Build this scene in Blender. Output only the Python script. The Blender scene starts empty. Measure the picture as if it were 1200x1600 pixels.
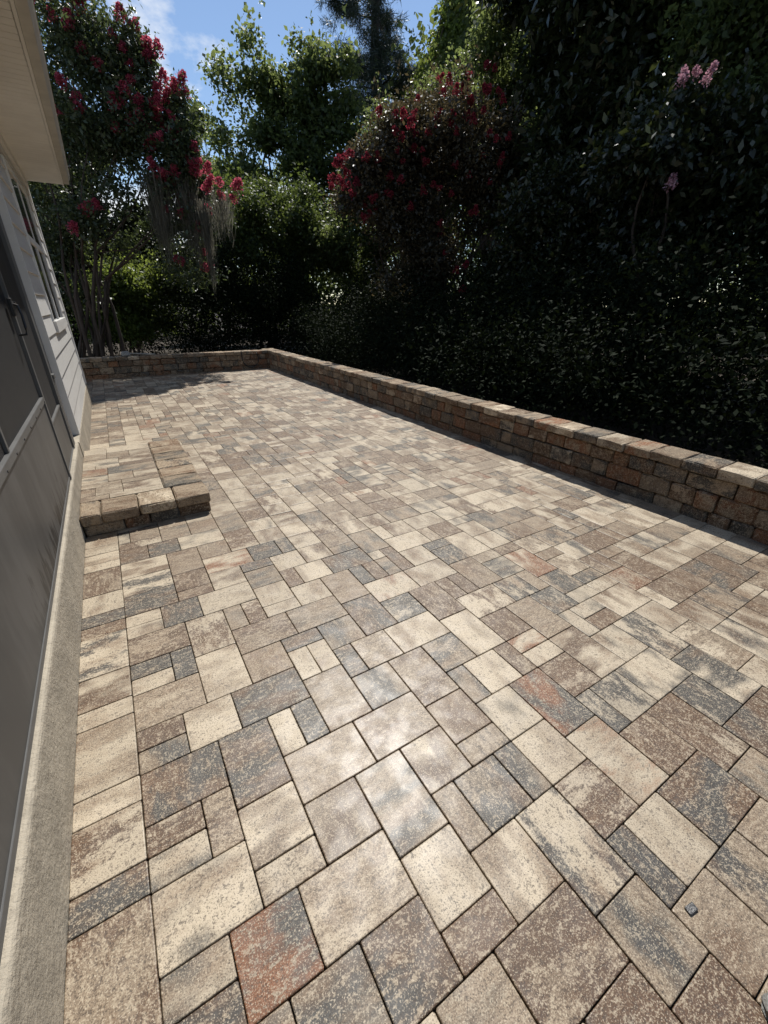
import bpy, math, random
import numpy as np
from mathutils import Matrix, Vector

# ---------------------------------------------------------------- camera
scene = bpy.context.scene
R = math.radians
CAM_H = 1.6
pitch, yaw, roll = 0.456957, 0.552281, -0.005468
cp, sp, cy, sy = math.cos(pitch), math.sin(pitch), math.cos(yaw), math.sin(yaw)
fwd = Vector((sy*cp, cy*cp, -sp)); right = Vector((cy, -sy, 0)); down = fwd.cross(right)
cr, sr = math.cos(roll), math.sin(roll)
right, down = cr*right + sr*down, -sr*right + cr*down
cam_data = bpy.data.cameras.new('camera'); cam = bpy.data.objects.new('camera', cam_data)
scene.collection.objects.link(cam); scene.camera = cam
cam.matrix_world = Matrix(((right.x, -down.x, -fwd.x, 0), (right.y, -down.y, -fwd.y, 0), (right.z, -down.z, -fwd.z, CAM_H), (0, 0, 0, 1)))
cam_data.sensor_fit = 'HORIZONTAL'; cam_data.sensor_width = 36.0
cam_data.lens = 657.47/1200*36
cam_data.clip_start = 0.02; cam_data.clip_end = 2000
F_PX = 657.47

# ---------------------------------------------------------------- world, sun, exposure
SUN_EL, SUN_AZ = R(57.0), R(32.0)          # azimuth measured from +Y towards +X
world = bpy.data.worlds.new('World'); scene.world = world; world.use_nodes = True
wn, wl = world.node_tree.nodes, world.node_tree.links
for n in list(wn): wn.remove(n)
w_out = wn.new('ShaderNodeOutputWorld'); w_bg = wn.new('ShaderNodeBackground')
sky = wn.new('ShaderNodeTexSky'); sky.sky_type = 'NISHITA'; sky.sun_disc = False
sky.sun_elevation = SUN_EL; sky.sun_rotation = SUN_AZ
sky.air_density = 1.0; sky.dust_density = 0.15; sky.ozone_density = 2.4
w_bg.inputs['Strength'].default_value = 0.094
# fair-weather clouds spread over the whole sky
tc = wn.new('ShaderNodeTexCoord')
mp = wn.new('ShaderNodeMapping'); mp.inputs['Scale'].default_value = (1.0, 1.0, 1.9); mp.inputs['Location'].default_value = (0.354, 0.009, -0.087)
cn = wn.new('ShaderNodeTexNoise'); cn.inputs['Scale'].default_value = 3.1; cn.inputs['Detail'].default_value = 7; cn.inputs['Roughness'].default_value = 0.58
crp = wn.new('ShaderNodeValToRGB'); crp.color_ramp.elements[0].position = 0.55; crp.color_ramp.elements[1].position = 0.66
mx = wn.new('ShaderNodeMix'); mx.data_type = 'RGBA'; mx.inputs['B'].default_value = (7.8, 8.0, 8.2, 1)
wl.new(tc.outputs['Generated'], mp.inputs['Vector']); wl.new(mp.outputs[0], cn.inputs['Vector'])
wl.new(cn.outputs[0], crp.inputs[0]); wl.new(crp.outputs[0], mx.inputs['Factor'])
wl.new(sky.outputs[0], mx.inputs['A']); wl.new(mx.outputs['Result'], w_bg.inputs['Color']); wl.new(w_bg.outputs[0], w_out.inputs[0])

sun_data = bpy.data.lights.new('sun', 'SUN'); sun = bpy.data.objects.new('sun', sun_data); scene.collection.objects.link(sun)
sun_data.energy = 4.2; sun_data.angle = R(0.53); sun_data.color = (1.0, 0.965, 0.905)
SUN_DIR = Vector((math.sin(SUN_AZ)*math.cos(SUN_EL), math.cos(SUN_AZ)*math.cos(SUN_EL), math.sin(SUN_EL)))
sun.rotation_mode = 'QUATERNION'; sun.rotation_quaternion = SUN_DIR.to_track_quat('Z', 'Y'); sun.location = (10, 16, 30)
vs = scene.view_settings
scene.display_settings.display_device = 'sRGB'
vs.view_transform = 'Standard'; vs.look = 'None'; vs.gamma = 1.0; vs.use_curve_mapping = False
vs.exposure = 0.43
scene.render.engine = 'CYCLES'
scene.cycles.max_bounces = 6; scene.cycles.transparent_max_bounces = 12
scene.cycles.caustics_reflective = False; scene.cycles.caustics_refractive = False

col = scene.collection
rng = np.random.default_rng(7); random.seed(7)

# ---------------------------------------------------------------- helpers
def link(name, me, parent=None, label=None, cat=None, group=None, kind=None, loc=None):
    o = bpy.data.objects.new(name, me); col.objects.link(o)
    if parent is not None: o.parent = parent
    if label: o['label'] = label
    if cat: o['category'] = cat
    if group: o['group'] = group
    if kind: o['kind'] = kind
    if loc is not None: o.location = loc
    return o

def poly_mesh(name, verts, faces, mat=None, smooth=False):
    me = bpy.data.meshes.new(name); me.from_pydata([tuple(v) for v in verts], [], [tuple(f) for f in faces])
    if mat: me.materials.append(mat)
    if smooth: me.polygons.foreach_set('use_smooth', [True]*len(me.polygons))
    me.update(); return me

def quad_mesh(name, V, mat, attr=None, smooth=False):
    """V: (n,4,3) array of loose quads; attr: optional (n,) float per quad."""
    n = len(V); me = bpy.data.meshes.new(name)
    me.vertices.add(n*4); me.vertices.foreach_set('co', np.ascontiguousarray(V, dtype=np.float32).ravel())
    me.loops.add(n*4); me.loops.foreach_set('vertex_index', np.arange(n*4, dtype=np.int32))
    me.polygons.add(n); me.polygons.foreach_set('loop_start', np.arange(0, n*4, 4, dtype=np.int32))
    me.materials.append(mat)
    if attr is not None:
        a = me.attributes.new('tint', 'FLOAT', 'FACE'); a.data.foreach_set('value', np.ascontiguousarray(attr, dtype=np.float32))
    me.update(calc_edges=True)
    return me

class MB:
    """collects boxes, prisms and tubes into one mesh"""
    def __init__(self): self.v = []; self.f = []
    def add(self, verts, faces):
        b = len(self.v); self.v += [tuple(v) for v in verts]; self.f += [tuple(i+b for i in f) for f in faces]; return self
    def box(self, x0, x1, y0, y1, z0, z1, bev=0.0):
        if bev <= 0:
            return self.add([(x0,y0,z0),(x1,y0,z0),(x1,y1,z0),(x0,y1,z0),(x0,y0,z1),(x1,y0,z1),(x1,y1,z1),(x0,y1,z1)],
                     [(0,3,2,1),(4,5,6,7),(0,1,5,4),(1,2,6,5),(2,3,7,6),(3,0,4,7)])
        b = bev; vs_ = []; idx = {}
        X, Y, Z = (x0, x1), (y0, y1), (z0, z1)
        for i in (0,1):
            for j in (0,1):
                for k in (0,1):
                    sx, sy_, sz = (1-2*i)*b, (1-2*j)*b, (1-2*k)*b
                    idx[i,j,k,0] = len(vs_); vs_.append((X[i], Y[j]+sy_, Z[k]+sz))
                    idx[i,j,k,1] = len(vs_); vs_.append((X[i]+sx, Y[j], Z[k]+sz))
                    idx[i,j,k,2] = len(vs_); vs_.append((X[i]+sx, Y[j]+sy_, Z[k]))
        fs = []
        for i in (0,1):
            fs.append([idx[i,0,0,0], idx[i,1,0,0], idx[i,1,1,0], idx[i,0,1,0]])
            fs.append([idx[0,i,0,1], idx[1,i,0,1], idx[1,i,1,1], idx[0,i,1,1]])
            fs.append([idx[0,0,i,2], idx[1,0,i,2], idx[1,1,i,2], idx[0,1,i,2]])
        for a in (0,1):
            for c in (0,1):
                fs.append([idx[0,a,c,1], idx[1,a,c,1], idx[1,a,c,2], idx[0,a,c,2]])
                fs.append([idx[a,0,c,0], idx[a,1,c,0], idx[a,1,c,2], idx[a,0,c,2]])
                fs.append([idx[a,c,0,0], idx[a,c,1,0], idx[a,c,1,1], idx[a,c,0,1]])
                for k in (0,1): pass
        for i in (0,1):
            for j in (0,1):
                for k in (0,1): fs.append([idx[i,j,k,0], idx[i,j,k,1], idx[i,j,k,2]])
        c = ((x0+x1)/2, (y0+y1)/2, (z0+z1)/2); out = []
        for f in fs:
            p = [Vector(vs_[q]) for q in f]; nrm = (p[1]-p[0]).cross(p[2]-p[0]); ctr = sum(p, Vector())/len(p) - Vector(c)
            out.append(f if nrm.dot(ctr) > 0 else f[::-1])
        return self.add(vs_, out)
    def prism_y(self, prof, y0, y1):
        """closed profile [(x,z)...] extruded along y"""
        n = len(prof)
        vs_ = [(x, y0, z) for x, z in prof] + [(x, y1, z) for x, z in prof]
        fs = [[i, (i+1) % n, n+(i+1) % n, n+i] for i in range(n)] + [list(range(n))[::-1], list(range(n, 2*n))]
        a = sum(prof[i][0]*prof[(i+1) % n][1] - prof[(i+1) % n][0]*prof[i][1] for i in range(n))
        if a > 0: fs = [f[::-1] for f in fs]
        return self.add(vs_, fs)
    def tube(self, pts, rad, seg=8):
        pts = [Vector(p) for p in pts]; n = len(pts)
        if not hasattr(rad, '__len__'): rad = [rad]*n
        vs_ = []; fs = []
        ref = Vector((0.31, 0.17, 0.93)).normalized()
        for i, p in enumerate(pts):
            d = (pts[min(i+1, n-1)] - pts[max(i-1, 0)]).normalized()
            if abs(d.dot(ref)) > 0.97: u = d.cross(Vector((1, 0, 0))).normalized()
            else: u = d.cross(ref).normalized()
            w = d.cross(u)
            for s in range(seg):
                a = 2*math.pi*s/seg; vs_.append(p + (u*math.cos(a) + w*math.sin(a))*rad[i])
        for i in range(n-1):
            for s in range(seg):
                fs.append([i*seg+s, i*seg+(s+1) % seg, (i+1)*seg+(s+1) % seg, (i+1)*seg+s])
        fs.append(list(range(seg))[::-1]); fs.append([(n-1)*seg+s for s in range(seg)])
        return self.add(vs_, fs)
    def mesh(self, name, mat, smooth=False): return poly_mesh(name, self.v, self.f, mat, smooth)

# ---------------------------------------------------------------- materials
def new_mat(name):
    m = bpy.data.materials.new(name); m.use_nodes = True
    return m, m.node_tree.nodes, m.node_tree.links, m.node_tree.nodes['Principled BSDF']

def N(nodes, t, **kw):
    n = nodes.new(t)
    for k, v in kw.items():
        if hasattr(n, k): setattr(n, k, v)
        else: n.inputs[k].default_value = v
    return n

def ramp(nodes, links, src, lo, hi, a=0.0, b=1.0):
    n = nodes.new('ShaderNodeMapRange'); n.inputs['From Min'].default_value = lo; n.inputs['From Max'].default_value = hi
    n.inputs['To Min'].default_value = a; n.inputs['To Max'].default_value = b; n.interpolation_type = 'SMOOTHSTEP'
    links.new(src, n.inputs['Value']); return n.outputs[0]

def mixc(nodes, links, f, a, b):
    n = nodes.new('ShaderNodeMix'); n.data_type = 'RGBA'
    for s, v in (('Factor', f), ('A', a), ('B', b)):
        if hasattr(v, 'is_output') or hasattr(v, 'links'): links.new(v, n.inputs[s])
        elif s == 'Factor': n.inputs[s].default_value = v
        else: n.inputs[s].default_value = (*v, 1)
    return n.outputs['Result']

def math_n(nodes, links, op, a, b):
    n = nodes.new('ShaderNodeMath'); n.operation = op
    for i, v in ((0, a), (1, b)):
        if hasattr(v, 'links'): links.new(v, n.inputs[i])
        else: n.inputs[i].default_value = v
    return n.outputs[0]

def concrete_mat(name, src, rough=0.5, bump=0.35, stone=False):
    """blended two-tone cast concrete; tones come from each piece"""
    m, nd, lk, bs = new_mat(name)
    def at(a):
        n = nd.new('ShaderNodeAttribute'); n.attribute_type = src; n.attribute_name = a; return n
    ta, tb, pv = at('tone_a'), at('tone_b'), at('pvar')
    sep = nd.new('ShaderNodeSeparateXYZ'); lk.new(pv.outputs['Vector'], sep.inputs[0])
    geo = nd.new('ShaderNodeNewGeometry')
    off = nd.new('ShaderNodeVectorMath'); off.operation = 'MULTIPLY_ADD'
    lk.new(pv.outputs['Vector'], off.inputs[0]); off.inputs[1].default_value = (37, 53, 0); lk.new(geo.outputs['Position'], off.inputs[2])
    m1 = nd.new('ShaderNodeVectorMath'); m1.operation = 'MULTIPLY'; lk.new(off.outputs[0], m1.inputs[0]); m1.inputs[1].default_value = (0.55, 1.2, 1)
    m2 = nd.new('ShaderNodeVectorMath'); m2.operation = 'MULTIPLY'; lk.new(off.outputs[0], m2.inputs[0]); m2.inputs[1].default_value = (1.2, 0.55, 1)
    mv = nd.new('ShaderNodeMix'); mv.data_type = 'VECTOR'; lk.new(sep.outputs[2], mv.inputs['Factor']); lk.new(m1.outputs[0], mv.inputs['A']); lk.new(m2.outputs[0], mv.inputs['B'])
    st = mv.outputs['Result']
    n1 = N(nd, 'ShaderNodeTexNoise', Scale=8.0, Detail=3.0, Roughness=0.5); lk.new(st, n1.inputs['Vector'])
    n2 = N(nd, 'ShaderNodeTexNoise', Scale=42.0, Detail=6.0, Roughness=0.72); lk.new(st, n2.inputs['Vector'])
    n3 = N(nd, 'ShaderNodeTexNoise', Scale=95.0, Detail=5.0, Roughness=0.7); lk.new(off.outputs[0], n3.inputs['Vector'])
    n4 = N(nd, 'ShaderNodeTexNoise', Scale=240.0, Detail=3.0, Roughness=0.6); lk.new(off.outputs[0], n4.inputs['Vector'])
    s = math_n(nd, lk, 'ADD', math_n(nd, lk, 'MULTIPLY', n1.outputs[0], 0.52), math_n(nd, lk, 'MULTIPLY', n2.outputs[0], 0.28))
    s = math_n(nd, lk, 'ADD', s, math_n(nd, lk, 'MULTIPLY', n3.outputs[0], 0.20))
    shr = at('share'); s = math_n(nd, lk, 'ADD', s, shr.outputs['Fac'])
    msk = ramp(nd, lk, s, 0.45, 0.55)
    c = mixc(nd, lk, msk, ta.outputs['Color'], tb.outputs['Color'])
    n6 = N(nd, 'ShaderNodeTexNoise', Scale=5.5, Detail=4.0, Roughness=0.6); lk.new(geo.outputs['Position'], n6.inputs['Vector'])
    v6 = nd.new('ShaderNodeVectorMath'); v6.operation = 'ADD'; lk.new(st, v6.inputs[0]); v6.inputs[1].default_value = (17.3, 9.1, 4.0); lk.new(v6.outputs[0], n6.inputs['Vector'])
    c = mixc(nd, lk, ramp(nd, lk, math_n(nd, lk, 'ADD', math_n(nd, lk, 'MULTIPLY', n6.outputs[0], 0.8), math_n(nd, lk, 'MULTIPLY', n2.outputs[0], 0.2)), 0.50, 0.64, 0, 0.62), c, (0.135, 0.071, 0.033))
    # pale cement bloom showing through and dark open pores
    s2 = math_n(nd, lk, 'ADD', math_n(nd, lk, 'MULTIPLY', n2.outputs[0], 0.5), math_n(nd, lk, 'MULTIPLY', n3.outputs[0], 0.5))
    c = mixc(nd, lk, ramp(nd, lk, s2, 0.51, 0.57, 0, 0.62), c, (0.40, 0.33, 0.235))
    c = mixc(nd, lk, ramp(nd, lk, s2, 0.485, 0.42, 0, 0.66), c, (0.062, 0.043, 0.029))
    c = mixc(nd, lk, ramp(nd, lk, n4.outputs[0], 0.555, 0.65, 0, 0.7), c, (0.48, 0.405, 0.30))
    c = mixc(nd, lk, ramp(nd, lk, n4.outputs[0], 0.445, 0.36, 0, 0.75), c, (0.032, 0.025, 0.018))
    lk.new(c, bs.inputs['Base Color'])
    n5 = N(nd, 'ShaderNodeTexNoise', Scale=11.0, Detail=2.0); lk.new(off.outputs[0], n5.inputs['Vector'])
    bs.inputs['Roughness'].default_value = 0.8 if stone else 0.58
    if not stone:
        cw = ramp(nd, lk, n5.outputs[0], 0.34, 0.60, 0.46, 0.18); lk.new(cw, bs.inputs['Coat Weight']); bs.inputs['Coat Roughness'].default_value = rough
    bs.inputs['Specular IOR Level'].default_value = 0.3 if stone else 0.30
    h = math_n(nd, lk, 'ADD', math_n(nd, lk, 'MULTIPLY', n3.outputs[0], 0.8), math_n(nd, lk, 'MULTIPLY', n4.outputs[0], 0.45))
    h = math_n(nd, lk, 'ADD', h, math_n(nd, lk, 'MULTIPLY', n2.outputs[0], 2.2 if stone else 0.8))
    bp = N(nd, 'ShaderNodeBump', Strength=bump, Distance=0.012 if stone else 0.004); lk.new(h, bp.inputs['Height']); lk.new(bp.outputs[0], bs.inputs['Normal'])
    return m

def plain_mat(name, color, rough=0.6, var=0.12, scale=6.0, bump=0.0, bscale=80.0, metal=0.0, spec=0.5, dirt=None, stretch=(1, 1, 1)):
    m, nd, lk, bs = new_mat(name)
    tc_ = nd.new('ShaderNodeNewGeometry')
    vm = nd.new('ShaderNodeVectorMath'); vm.operation = 'MULTIPLY'; lk.new(tc_.outputs['Position'], vm.inputs[0]); vm.inputs[1].default_value = stretch
    n1 = N(nd, 'ShaderNodeTexNoise', Scale=scale, Detail=6.0, Roughness=0.62); lk.new(vm.outputs[0], n1.inputs['Vector'])
    dk = tuple(v*(1-var) for v in color); lt = tuple(min(0.95, v*(1+var)) for v in color)
    c = mixc(nd, lk, ramp(nd, lk, n1.outputs[0], 0.35, 0.65), dk, lt)
    if dirt:
        n2 = N(nd, 'ShaderNodeTexNoise', Scale=scale*2.7, Detail=8.0, Roughness=0.7); lk.new(vm.outputs[0], n2.inputs['Vector'])
        c = mixc(nd, lk, ramp(nd, lk, n2.outputs[0], 0.56, 0.70, 0, 0.75), c, dirt)
    lk.new(c, bs.inputs['Base Color']); bs.inputs['Roughness'].default_value = rough; bs.inputs['Metallic'].default_value = metal
    bs.inputs['Specular IOR Level'].default_value = spec
    if bump > 0:
        n3 = N(nd, 'ShaderNodeTexNoise', Scale=bscale, Detail=5.0, Roughness=0.65); lk.new(tc_.outputs['Position'], n3.inputs['Vector'])
        bp = N(nd, 'ShaderNodeBump', Strength=bump, Distance=0.01); lk.new(n3.outputs[0], bp.inputs['Height']); lk.new(bp.outputs[0], bs.inputs['Normal'])
    return m

def leaf_mat(name, dark, light, rough=0.4, trans=0.35, tcol=None, spec=0.5):
    m, nd, lk, bs = new_mat(name)
    at = nd.new('ShaderNodeAttribute'); at.attribute_type = 'GEOMETRY'; at.attribute_name = 'tint'
    c = mixc(nd, lk, at.outputs['Fac'], dark, light); lk.new(c, bs.inputs['Base Color'])
    bs.inputs['Roughness'].default_value = rough; bs.inputs['Specular IOR Level'].default_value = spec
    tr = nd.new('ShaderNodeBsdfTranslucent')
    tcol = tcol or tuple(min(1, v*1.5) for v in light)
    c2 = mixc(nd, lk, at.outputs['Fac'], tuple(v*0.5 for v in tcol), tcol); lk.new(c2, tr.inputs['Color'])
    ms = nd.new('ShaderNodeMixShader'); ms.inputs[0].default_value = trans
    lk.new(bs.outputs[0], ms.inputs[1]); lk.new(tr.outputs[0], ms.inputs[2])
    lk.new(ms.outputs[0], nd['Material Output'].inputs['Surface'])
    return m

M_PAVER = concrete_mat('paver concrete', 'OBJECT', 0.36, 0.38)
M_PAVER_FAR = concrete_mat('paver concrete far', 'GEOMETRY', 0.36, 0.34)
M_STONE = concrete_mat('tumbled wall stone', 'OBJECT', 0.7, 0.75, stone=True)
M_SAND = plain_mat('joint sand', (0.10, 0.085, 0.066), 0.95, 0.4, 60.0, 0.4, 300.0)
M_SOIL = plain_mat('leaf litter soil', (0.045, 0.034, 0.022), 0.95, 0.5, 9.0, 0.6, 40.0, dirt=(0.10, 0.065, 0.035))
M_FOUND = plain_mat('painted rough concrete', (0.36, 0.315, 0.245), 0.85, 0.14, 7.0, 0.9, 45.0, dirt=(0.24, 0.205, 0.16))
M_WHITE = plain_mat('white painted trim', (0.72, 0.71, 0.68), 0.5, 0.05, 3.0)
M_SIDING = plain_mat('white painted siding', (0.56, 0.55, 0.525), 0.55, 0.05, 2.0, 0.12, 120.0, stretch=(1, .3, 3))
M_SOFFIT = plain_mat('cream vinyl soffit', (0.76, 0.75, 0.71), 0.5, 0.05, 2.0)
M_GUTTER = plain_mat('cream metal gutter', (0.50, 0.485, 0.44), 0.4, 0.08, 4.0, spec=0.5)
M_ALU = plain_mat('weathered grey aluminium', (0.15, 0.148, 0.145), 0.48, 0.18, 2.2, 0.05, 90.0, metal=0.25, dirt=(0.085, 0.083, 0.08), stretch=(1, 1.2, .35))
M_FRAME = plain_mat('grey door frame paint', (0.10, 0.099, 0.096), 0.5, 0.10, 5.0)
M_BLACK = plain_mat('black metal', (0.015, 0.015, 0.016), 0.4, 0.1, 10.0)
M_RUBBER = plain_mat('black rubber', (0.012, 0.012, 0.012), 0.5, 0.1, 10.0)
M_GLASS, nd_, lk_, bs_ = new_mat('dark window glass')
bs_.inputs['Base Color'].default_value = (0.02, 0.022, 0.025, 1); bs_.inputs['Roughness'].default_value = 0.08
M_DARK = plain_mat('dim porch interior', (0.10, 0.095, 0.09), 0.9, 0.1, 3.0)
M_ROOF = plain_mat('grey roof shingle', (0.12, 0.115, 0.11), 0.9, 0.3, 20.0, 0.4, 60.0)
M_GREYROCK = plain_mat('pale grey rock', (0.22, 0.22, 0.21), 0.85, 0.3, 40.0, 0.6, 80.0)
M_WOOD = plain_mat('weathered grey board', (0.30, 0.28, 0.24), 0.85, 0.25, 25.0, 0.4, 120.0, stretch=(.2, 1, 1))
M_BARK = plain_mat('grey brown bark', (0.085, 0.062, 0.045), 0.9, 0.35, 10.0, 0.7, 30.0, stretch=(1, 1, .25))
M_BARK_CM = plain_mat('smooth tan crape bark', (0.055, 0.04, 0.03), 0.85, 0.3, 6.0, 0.3, 25.0, stretch=(1, 1, .25))
M_PINEBARK = plain_mat('dark pine bark', (0.045, 0.034, 0.028), 0.95, 0.4, 8.0, 0.8, 22.0, stretch=(1, 1, .4))
M_MOSS = leaf_mat('grey moss', (0.10, 0.095, 0.075), (0.24, 0.225, 0.18), 0.9, 0.45, (0.36, 0.34, 0.27), 0.1)
M_LEAF_CM = leaf_mat('crape leaf', (0.028, 0.04, 0.02), (0.075, 0.10, 0.05), 0.4, 0.35, (0.17, 0.22, 0.07), 0.5)
M_LEAF_RUSSET = leaf_mat('reddish crape leaf', (0.03, 0.028, 0.017), (0.078, 0.066, 0.038), 0.42, 0.3, (0.17, 0.13, 0.06), 0.45)
M_LEAF_BRIGHT = leaf_mat('bright leaf', (0.03, 0.052, 0.012), (0.11, 0.155, 0.04), 0.45, 0.5, (0.34, 0.42, 0.08))
M_LEAF_MID = leaf_mat('mid leaf', (0.022, 0.040, 0.014), (0.12, 0.16, 0.055), 0.45, 0.52, (0.28, 0.34, 0.10))
M_LEAF_LIME = leaf_mat('lime leaf', (0.03, 0.048, 0.012), (0.08, 0.115, 0.03), 0.5, 0.4, (0.20, 0.26, 0.055))
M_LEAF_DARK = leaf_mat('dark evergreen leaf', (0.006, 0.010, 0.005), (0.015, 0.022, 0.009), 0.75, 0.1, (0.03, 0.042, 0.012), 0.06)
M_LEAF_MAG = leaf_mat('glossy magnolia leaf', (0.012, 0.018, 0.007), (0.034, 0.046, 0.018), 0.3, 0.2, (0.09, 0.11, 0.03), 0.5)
M_NEEDLE = leaf_mat('pine needle', (0.014, 0.022, 0.014), (0.036, 0.052, 0.032), 0.5, 0.25, (0.05, 0.08, 0.03))
M_RED = leaf_mat('crimson petal', (0.24, 0.025, 0.045), (0.60, 0.14, 0.20), 0.6, 0.55, (0.74, 0.15, 0.22), 0.15)
M_DULLRED = leaf_mat('dull dark red petal', (0.13, 0.014, 0.022), (0.33, 0.05, 0.07), 0.7, 0.4, (0.40, 0.05, 0.075), 0.1)
M_PINK = leaf_mat('pale pink petal', (0.42, 0.22, 0.28), (0.66, 0.42, 0.47), 0.6, 0.4, (0.65, 0.35, 0.42), 0.2)
# ---------------------------------------------------------------- ground and paving
me = poly_mesh('ground', [(-400,-400,-.06),(400,-400,-.06),(400,400,-.06),(-400,400,-.06)], [(0,1,2,3)], M_SOIL)
ground = link('ground', me, kind='structure', label='dark soil and leaf litter under the trees')
PAV = '''-3,9,-1,10,bt -3,8,-1,9,cg -1,8,0,10,bt -3,6,0,8,c -3,5,-1,6,cg -1,4,1,6,rg 1,4,4,6,t 0,7,2,9,c 0,6,2,7,t 2,6,4,8,tb 4,5,6,8,tg 4,3,6,5,c 2,2,4,4,gb 4,2,6,3,b 6,2,8,4,c 5,0,8,2,bt 8,1,10,4,gc 8,-1,10,1,tg 10,0,11,2,g 11,0,13,2,c 10,2,12,4,b 13,0,16,2,gb 7,4,9,6,g 6,4,7,6,tb -3,18,0,20,bt -3,17,-1,18,g -3,16,-1,17,c -1,16,0,18,g -3,14,0,16,t 0,17,2,20,bc 0,14,2,17,c -3,13,-1,14,b -3,12,-1,13,tg -1,12,1,14,c -3,10,0,12,gb 1,12,4,14,bg 0,9,2,12,gb 2,10,3,12,c 3,10,4,12,g 2,16,5,18,bt 2,14,4,16,t 2,18,3,20,t 3,18,4,20,b 4,15,6,16,g 4,13,5,15,c 5,13,6,15,c 4,10,6,13,t 6,14,8,16,tg 6,12,7,14,g 7,12,9,14,t 6,10,8,12,tg 9,12,12,14,c 8,9,10,12,tb 5,8,8,10,tb 2,8,5,10,t 6,6,8,8,cb 10,10,12,12,gt 8,7,10,9,tb 10,8,11,10,tg 8,6,10,7,gt 11,8,13,10,c 12,10,14,13,c 12,5,14,8,rg 14,6,16,8,b 10,6,12,8,c 14,4,15,6,g 15,4,17,6,g 17,4,20,6,cg 16,6,18,9,cb 18,6,20,8,c 10,4,12,6,c 12,2,14,5,cr 14,2,16,4,bt 16,1,18,4,b 18,2,20,4,g 20,2,22,5,cg -3,30,0,31,bc -3,28,-1,30,b -1,28,1,30,g -3,26,0,28,cb -3,24,0,26,gc -3,22,0,24,gb -3,21,-1,22,c -3,20,-1,21,cg -1,20,1,22,g 0,30,2,32,t 2,30,4,32,t 1,28,4,30,c 0,25,2,28,t 0,23,2,25,b 0,22,2,23,b 2,26,4,28,t 2,24,5,26,cr 2,22,4,24,c 1,20,4,22,c 4,29,6,32,t 4,26,6,29,b 4,23,6,24,g 4,21,6,23,tg 4,19,6,21,c 4,18,6,19,c 5,24,7,26,g 6,22,8,24,c 6,20,7,22,b 7,24,8,26,g 5,16,8,18,t 6,18,8,20,c 8,17,10,20,t 8,14,10,17,gb 10,18,11,20,g 11,18,12,20,b 10,16,13,18,cr 10,14,12,16,g 12,13,14,16,b 13,16,16,18,c 14,14,15,16,b 15,14,16,16,b 16,14,18,17,t 14,12,17,14,bc 14,10,16,12,b 17,12,19,14,gc 13,18,14,21,b 9,20,12,22,bg 7,20,9,22,c 14,18,16,20,c 14,20,17,22,c 12,21,14,24,tg 16,9,18,12,t 18,10,20,12,g 20,11,22,13,gt 20,10,22,11,c 19,9,21,10,c 19,8,21,9,b 18,8,19,10,cg 21,8,24,10,cb 20,5,22,8,gc 22,6,24,8,c -3,3,-1,5,g 0,2,2,4,tg 3,0,5,2,t 10,-2,12,0,t 12,-2,14,0,gt 14,-2,16,0,t 6,-2,8,0,b 8,-3,10,-1,b 18,0,21,2,bg 16,-1,18,1,tg'''
TONE = dict(c=(0.445, 0.37, 0.268), t=(0.225, 0.168, 0.112), g=(0.046, 0.044, 0.040), b=(0.098, 0.053, 0.027), r=(0.17, 0.064, 0.024))
def tones(code, r_):
    a = code[0]; b = code[1] if len(code) > 1 else r_.choice(list({'c': 'tttbg', 't': 'cbbg', 'g': 'tbc', 'b': 'tcg', 'r': 'bt'}[code[0]]))
    k = r_.uniform(0.88, 1.12); va = np.array(TONE[a])*k; vb = np.array(TONE[b])*r_.uniform(0.88, 1.12)
    if len(code) == 1: vb = va*0.25 + vb*0.75
    return va, vb, float(r_.uniform(-.065, -.005) if len(code) == 1 else r_.uniform(-.035, .03))
MX, MY, OX, OY = 0.1024, 0.1046, 0.018, 0.063
X_L, X_B = -0.264, -0.476
WALL_X0, WALL_SLOPE = 3.872, -0.0100            # inner face of the long wall
FAR_Y = 12.24
def gx(i): return X_L if i <= -3 else OX + i*MX
def gy(j): return OY + j*MY
pieces = []                                    # x0,y0,x1,y1,code
occ = set()
for tok in PAV.split():
    a, b, c, d, code = tok.split(','); a, b, c, d = int(a), int(b), int(c), int(d)
    for i in range(a, c):
        for j in range(b, d): occ.add((i, j))
    pieces.append((gx(a), gy(b), gx(c), gy(d), code))
I1, J0, J1 = 38, -7, 117
CODES = ['c']*3 + ['t']*3 + ['ct']*6 + ['tc']*4 + ['tg']*4 + ['cb']*4 + ['g'] + ['gt']*3 + ['b'] + ['bt']*4 + ['bc']*2 + ['cg']*4 + ['gb'] + ['cr'] + ['rt'] + ['tb']*4 + ['r']*0
SZ = [(2,2),(3,2),(2,3),(2,1),(1,2)]
def fits(i, j, w, h): return all(i+a < I1 and j+b < J1 and (i+a, j+b) not in occ for a in range(w) for b in range(h))
for j in range(J0, J1):
    for i in range(-3, I1):
        if (i, j) in occ: continue
        order = list(SZ); wts = [.34, .22, .2, .13, .11]
        pick = None
        perm = rng.choice(5, 5, replace=False, p=wts)
        for q in perm:
            w, h = SZ[q]
            if not fits(i, j, w, h): continue
            # do not leave a single isolated cell at the right of the piece
            if (i+w, j) not in occ and (i+w+1, j) in occ and q < 4 and rng.random() < .9: continue
            pick = (w, h); break
        if pick is None: pick = next(((w, h) for w, h in ((3,1),(2,1),(1,2),(1,1)) if fits(i, j, w, h)), (1, 1))
        w, h = pick
        for a in range(w):
            for b in range(h): occ.add((i+a, j+b))
        pieces.append((gx(i), gy(j), gx(i+w), gy(j+h), CODES[rng.integers(len(CODES))]))
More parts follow.
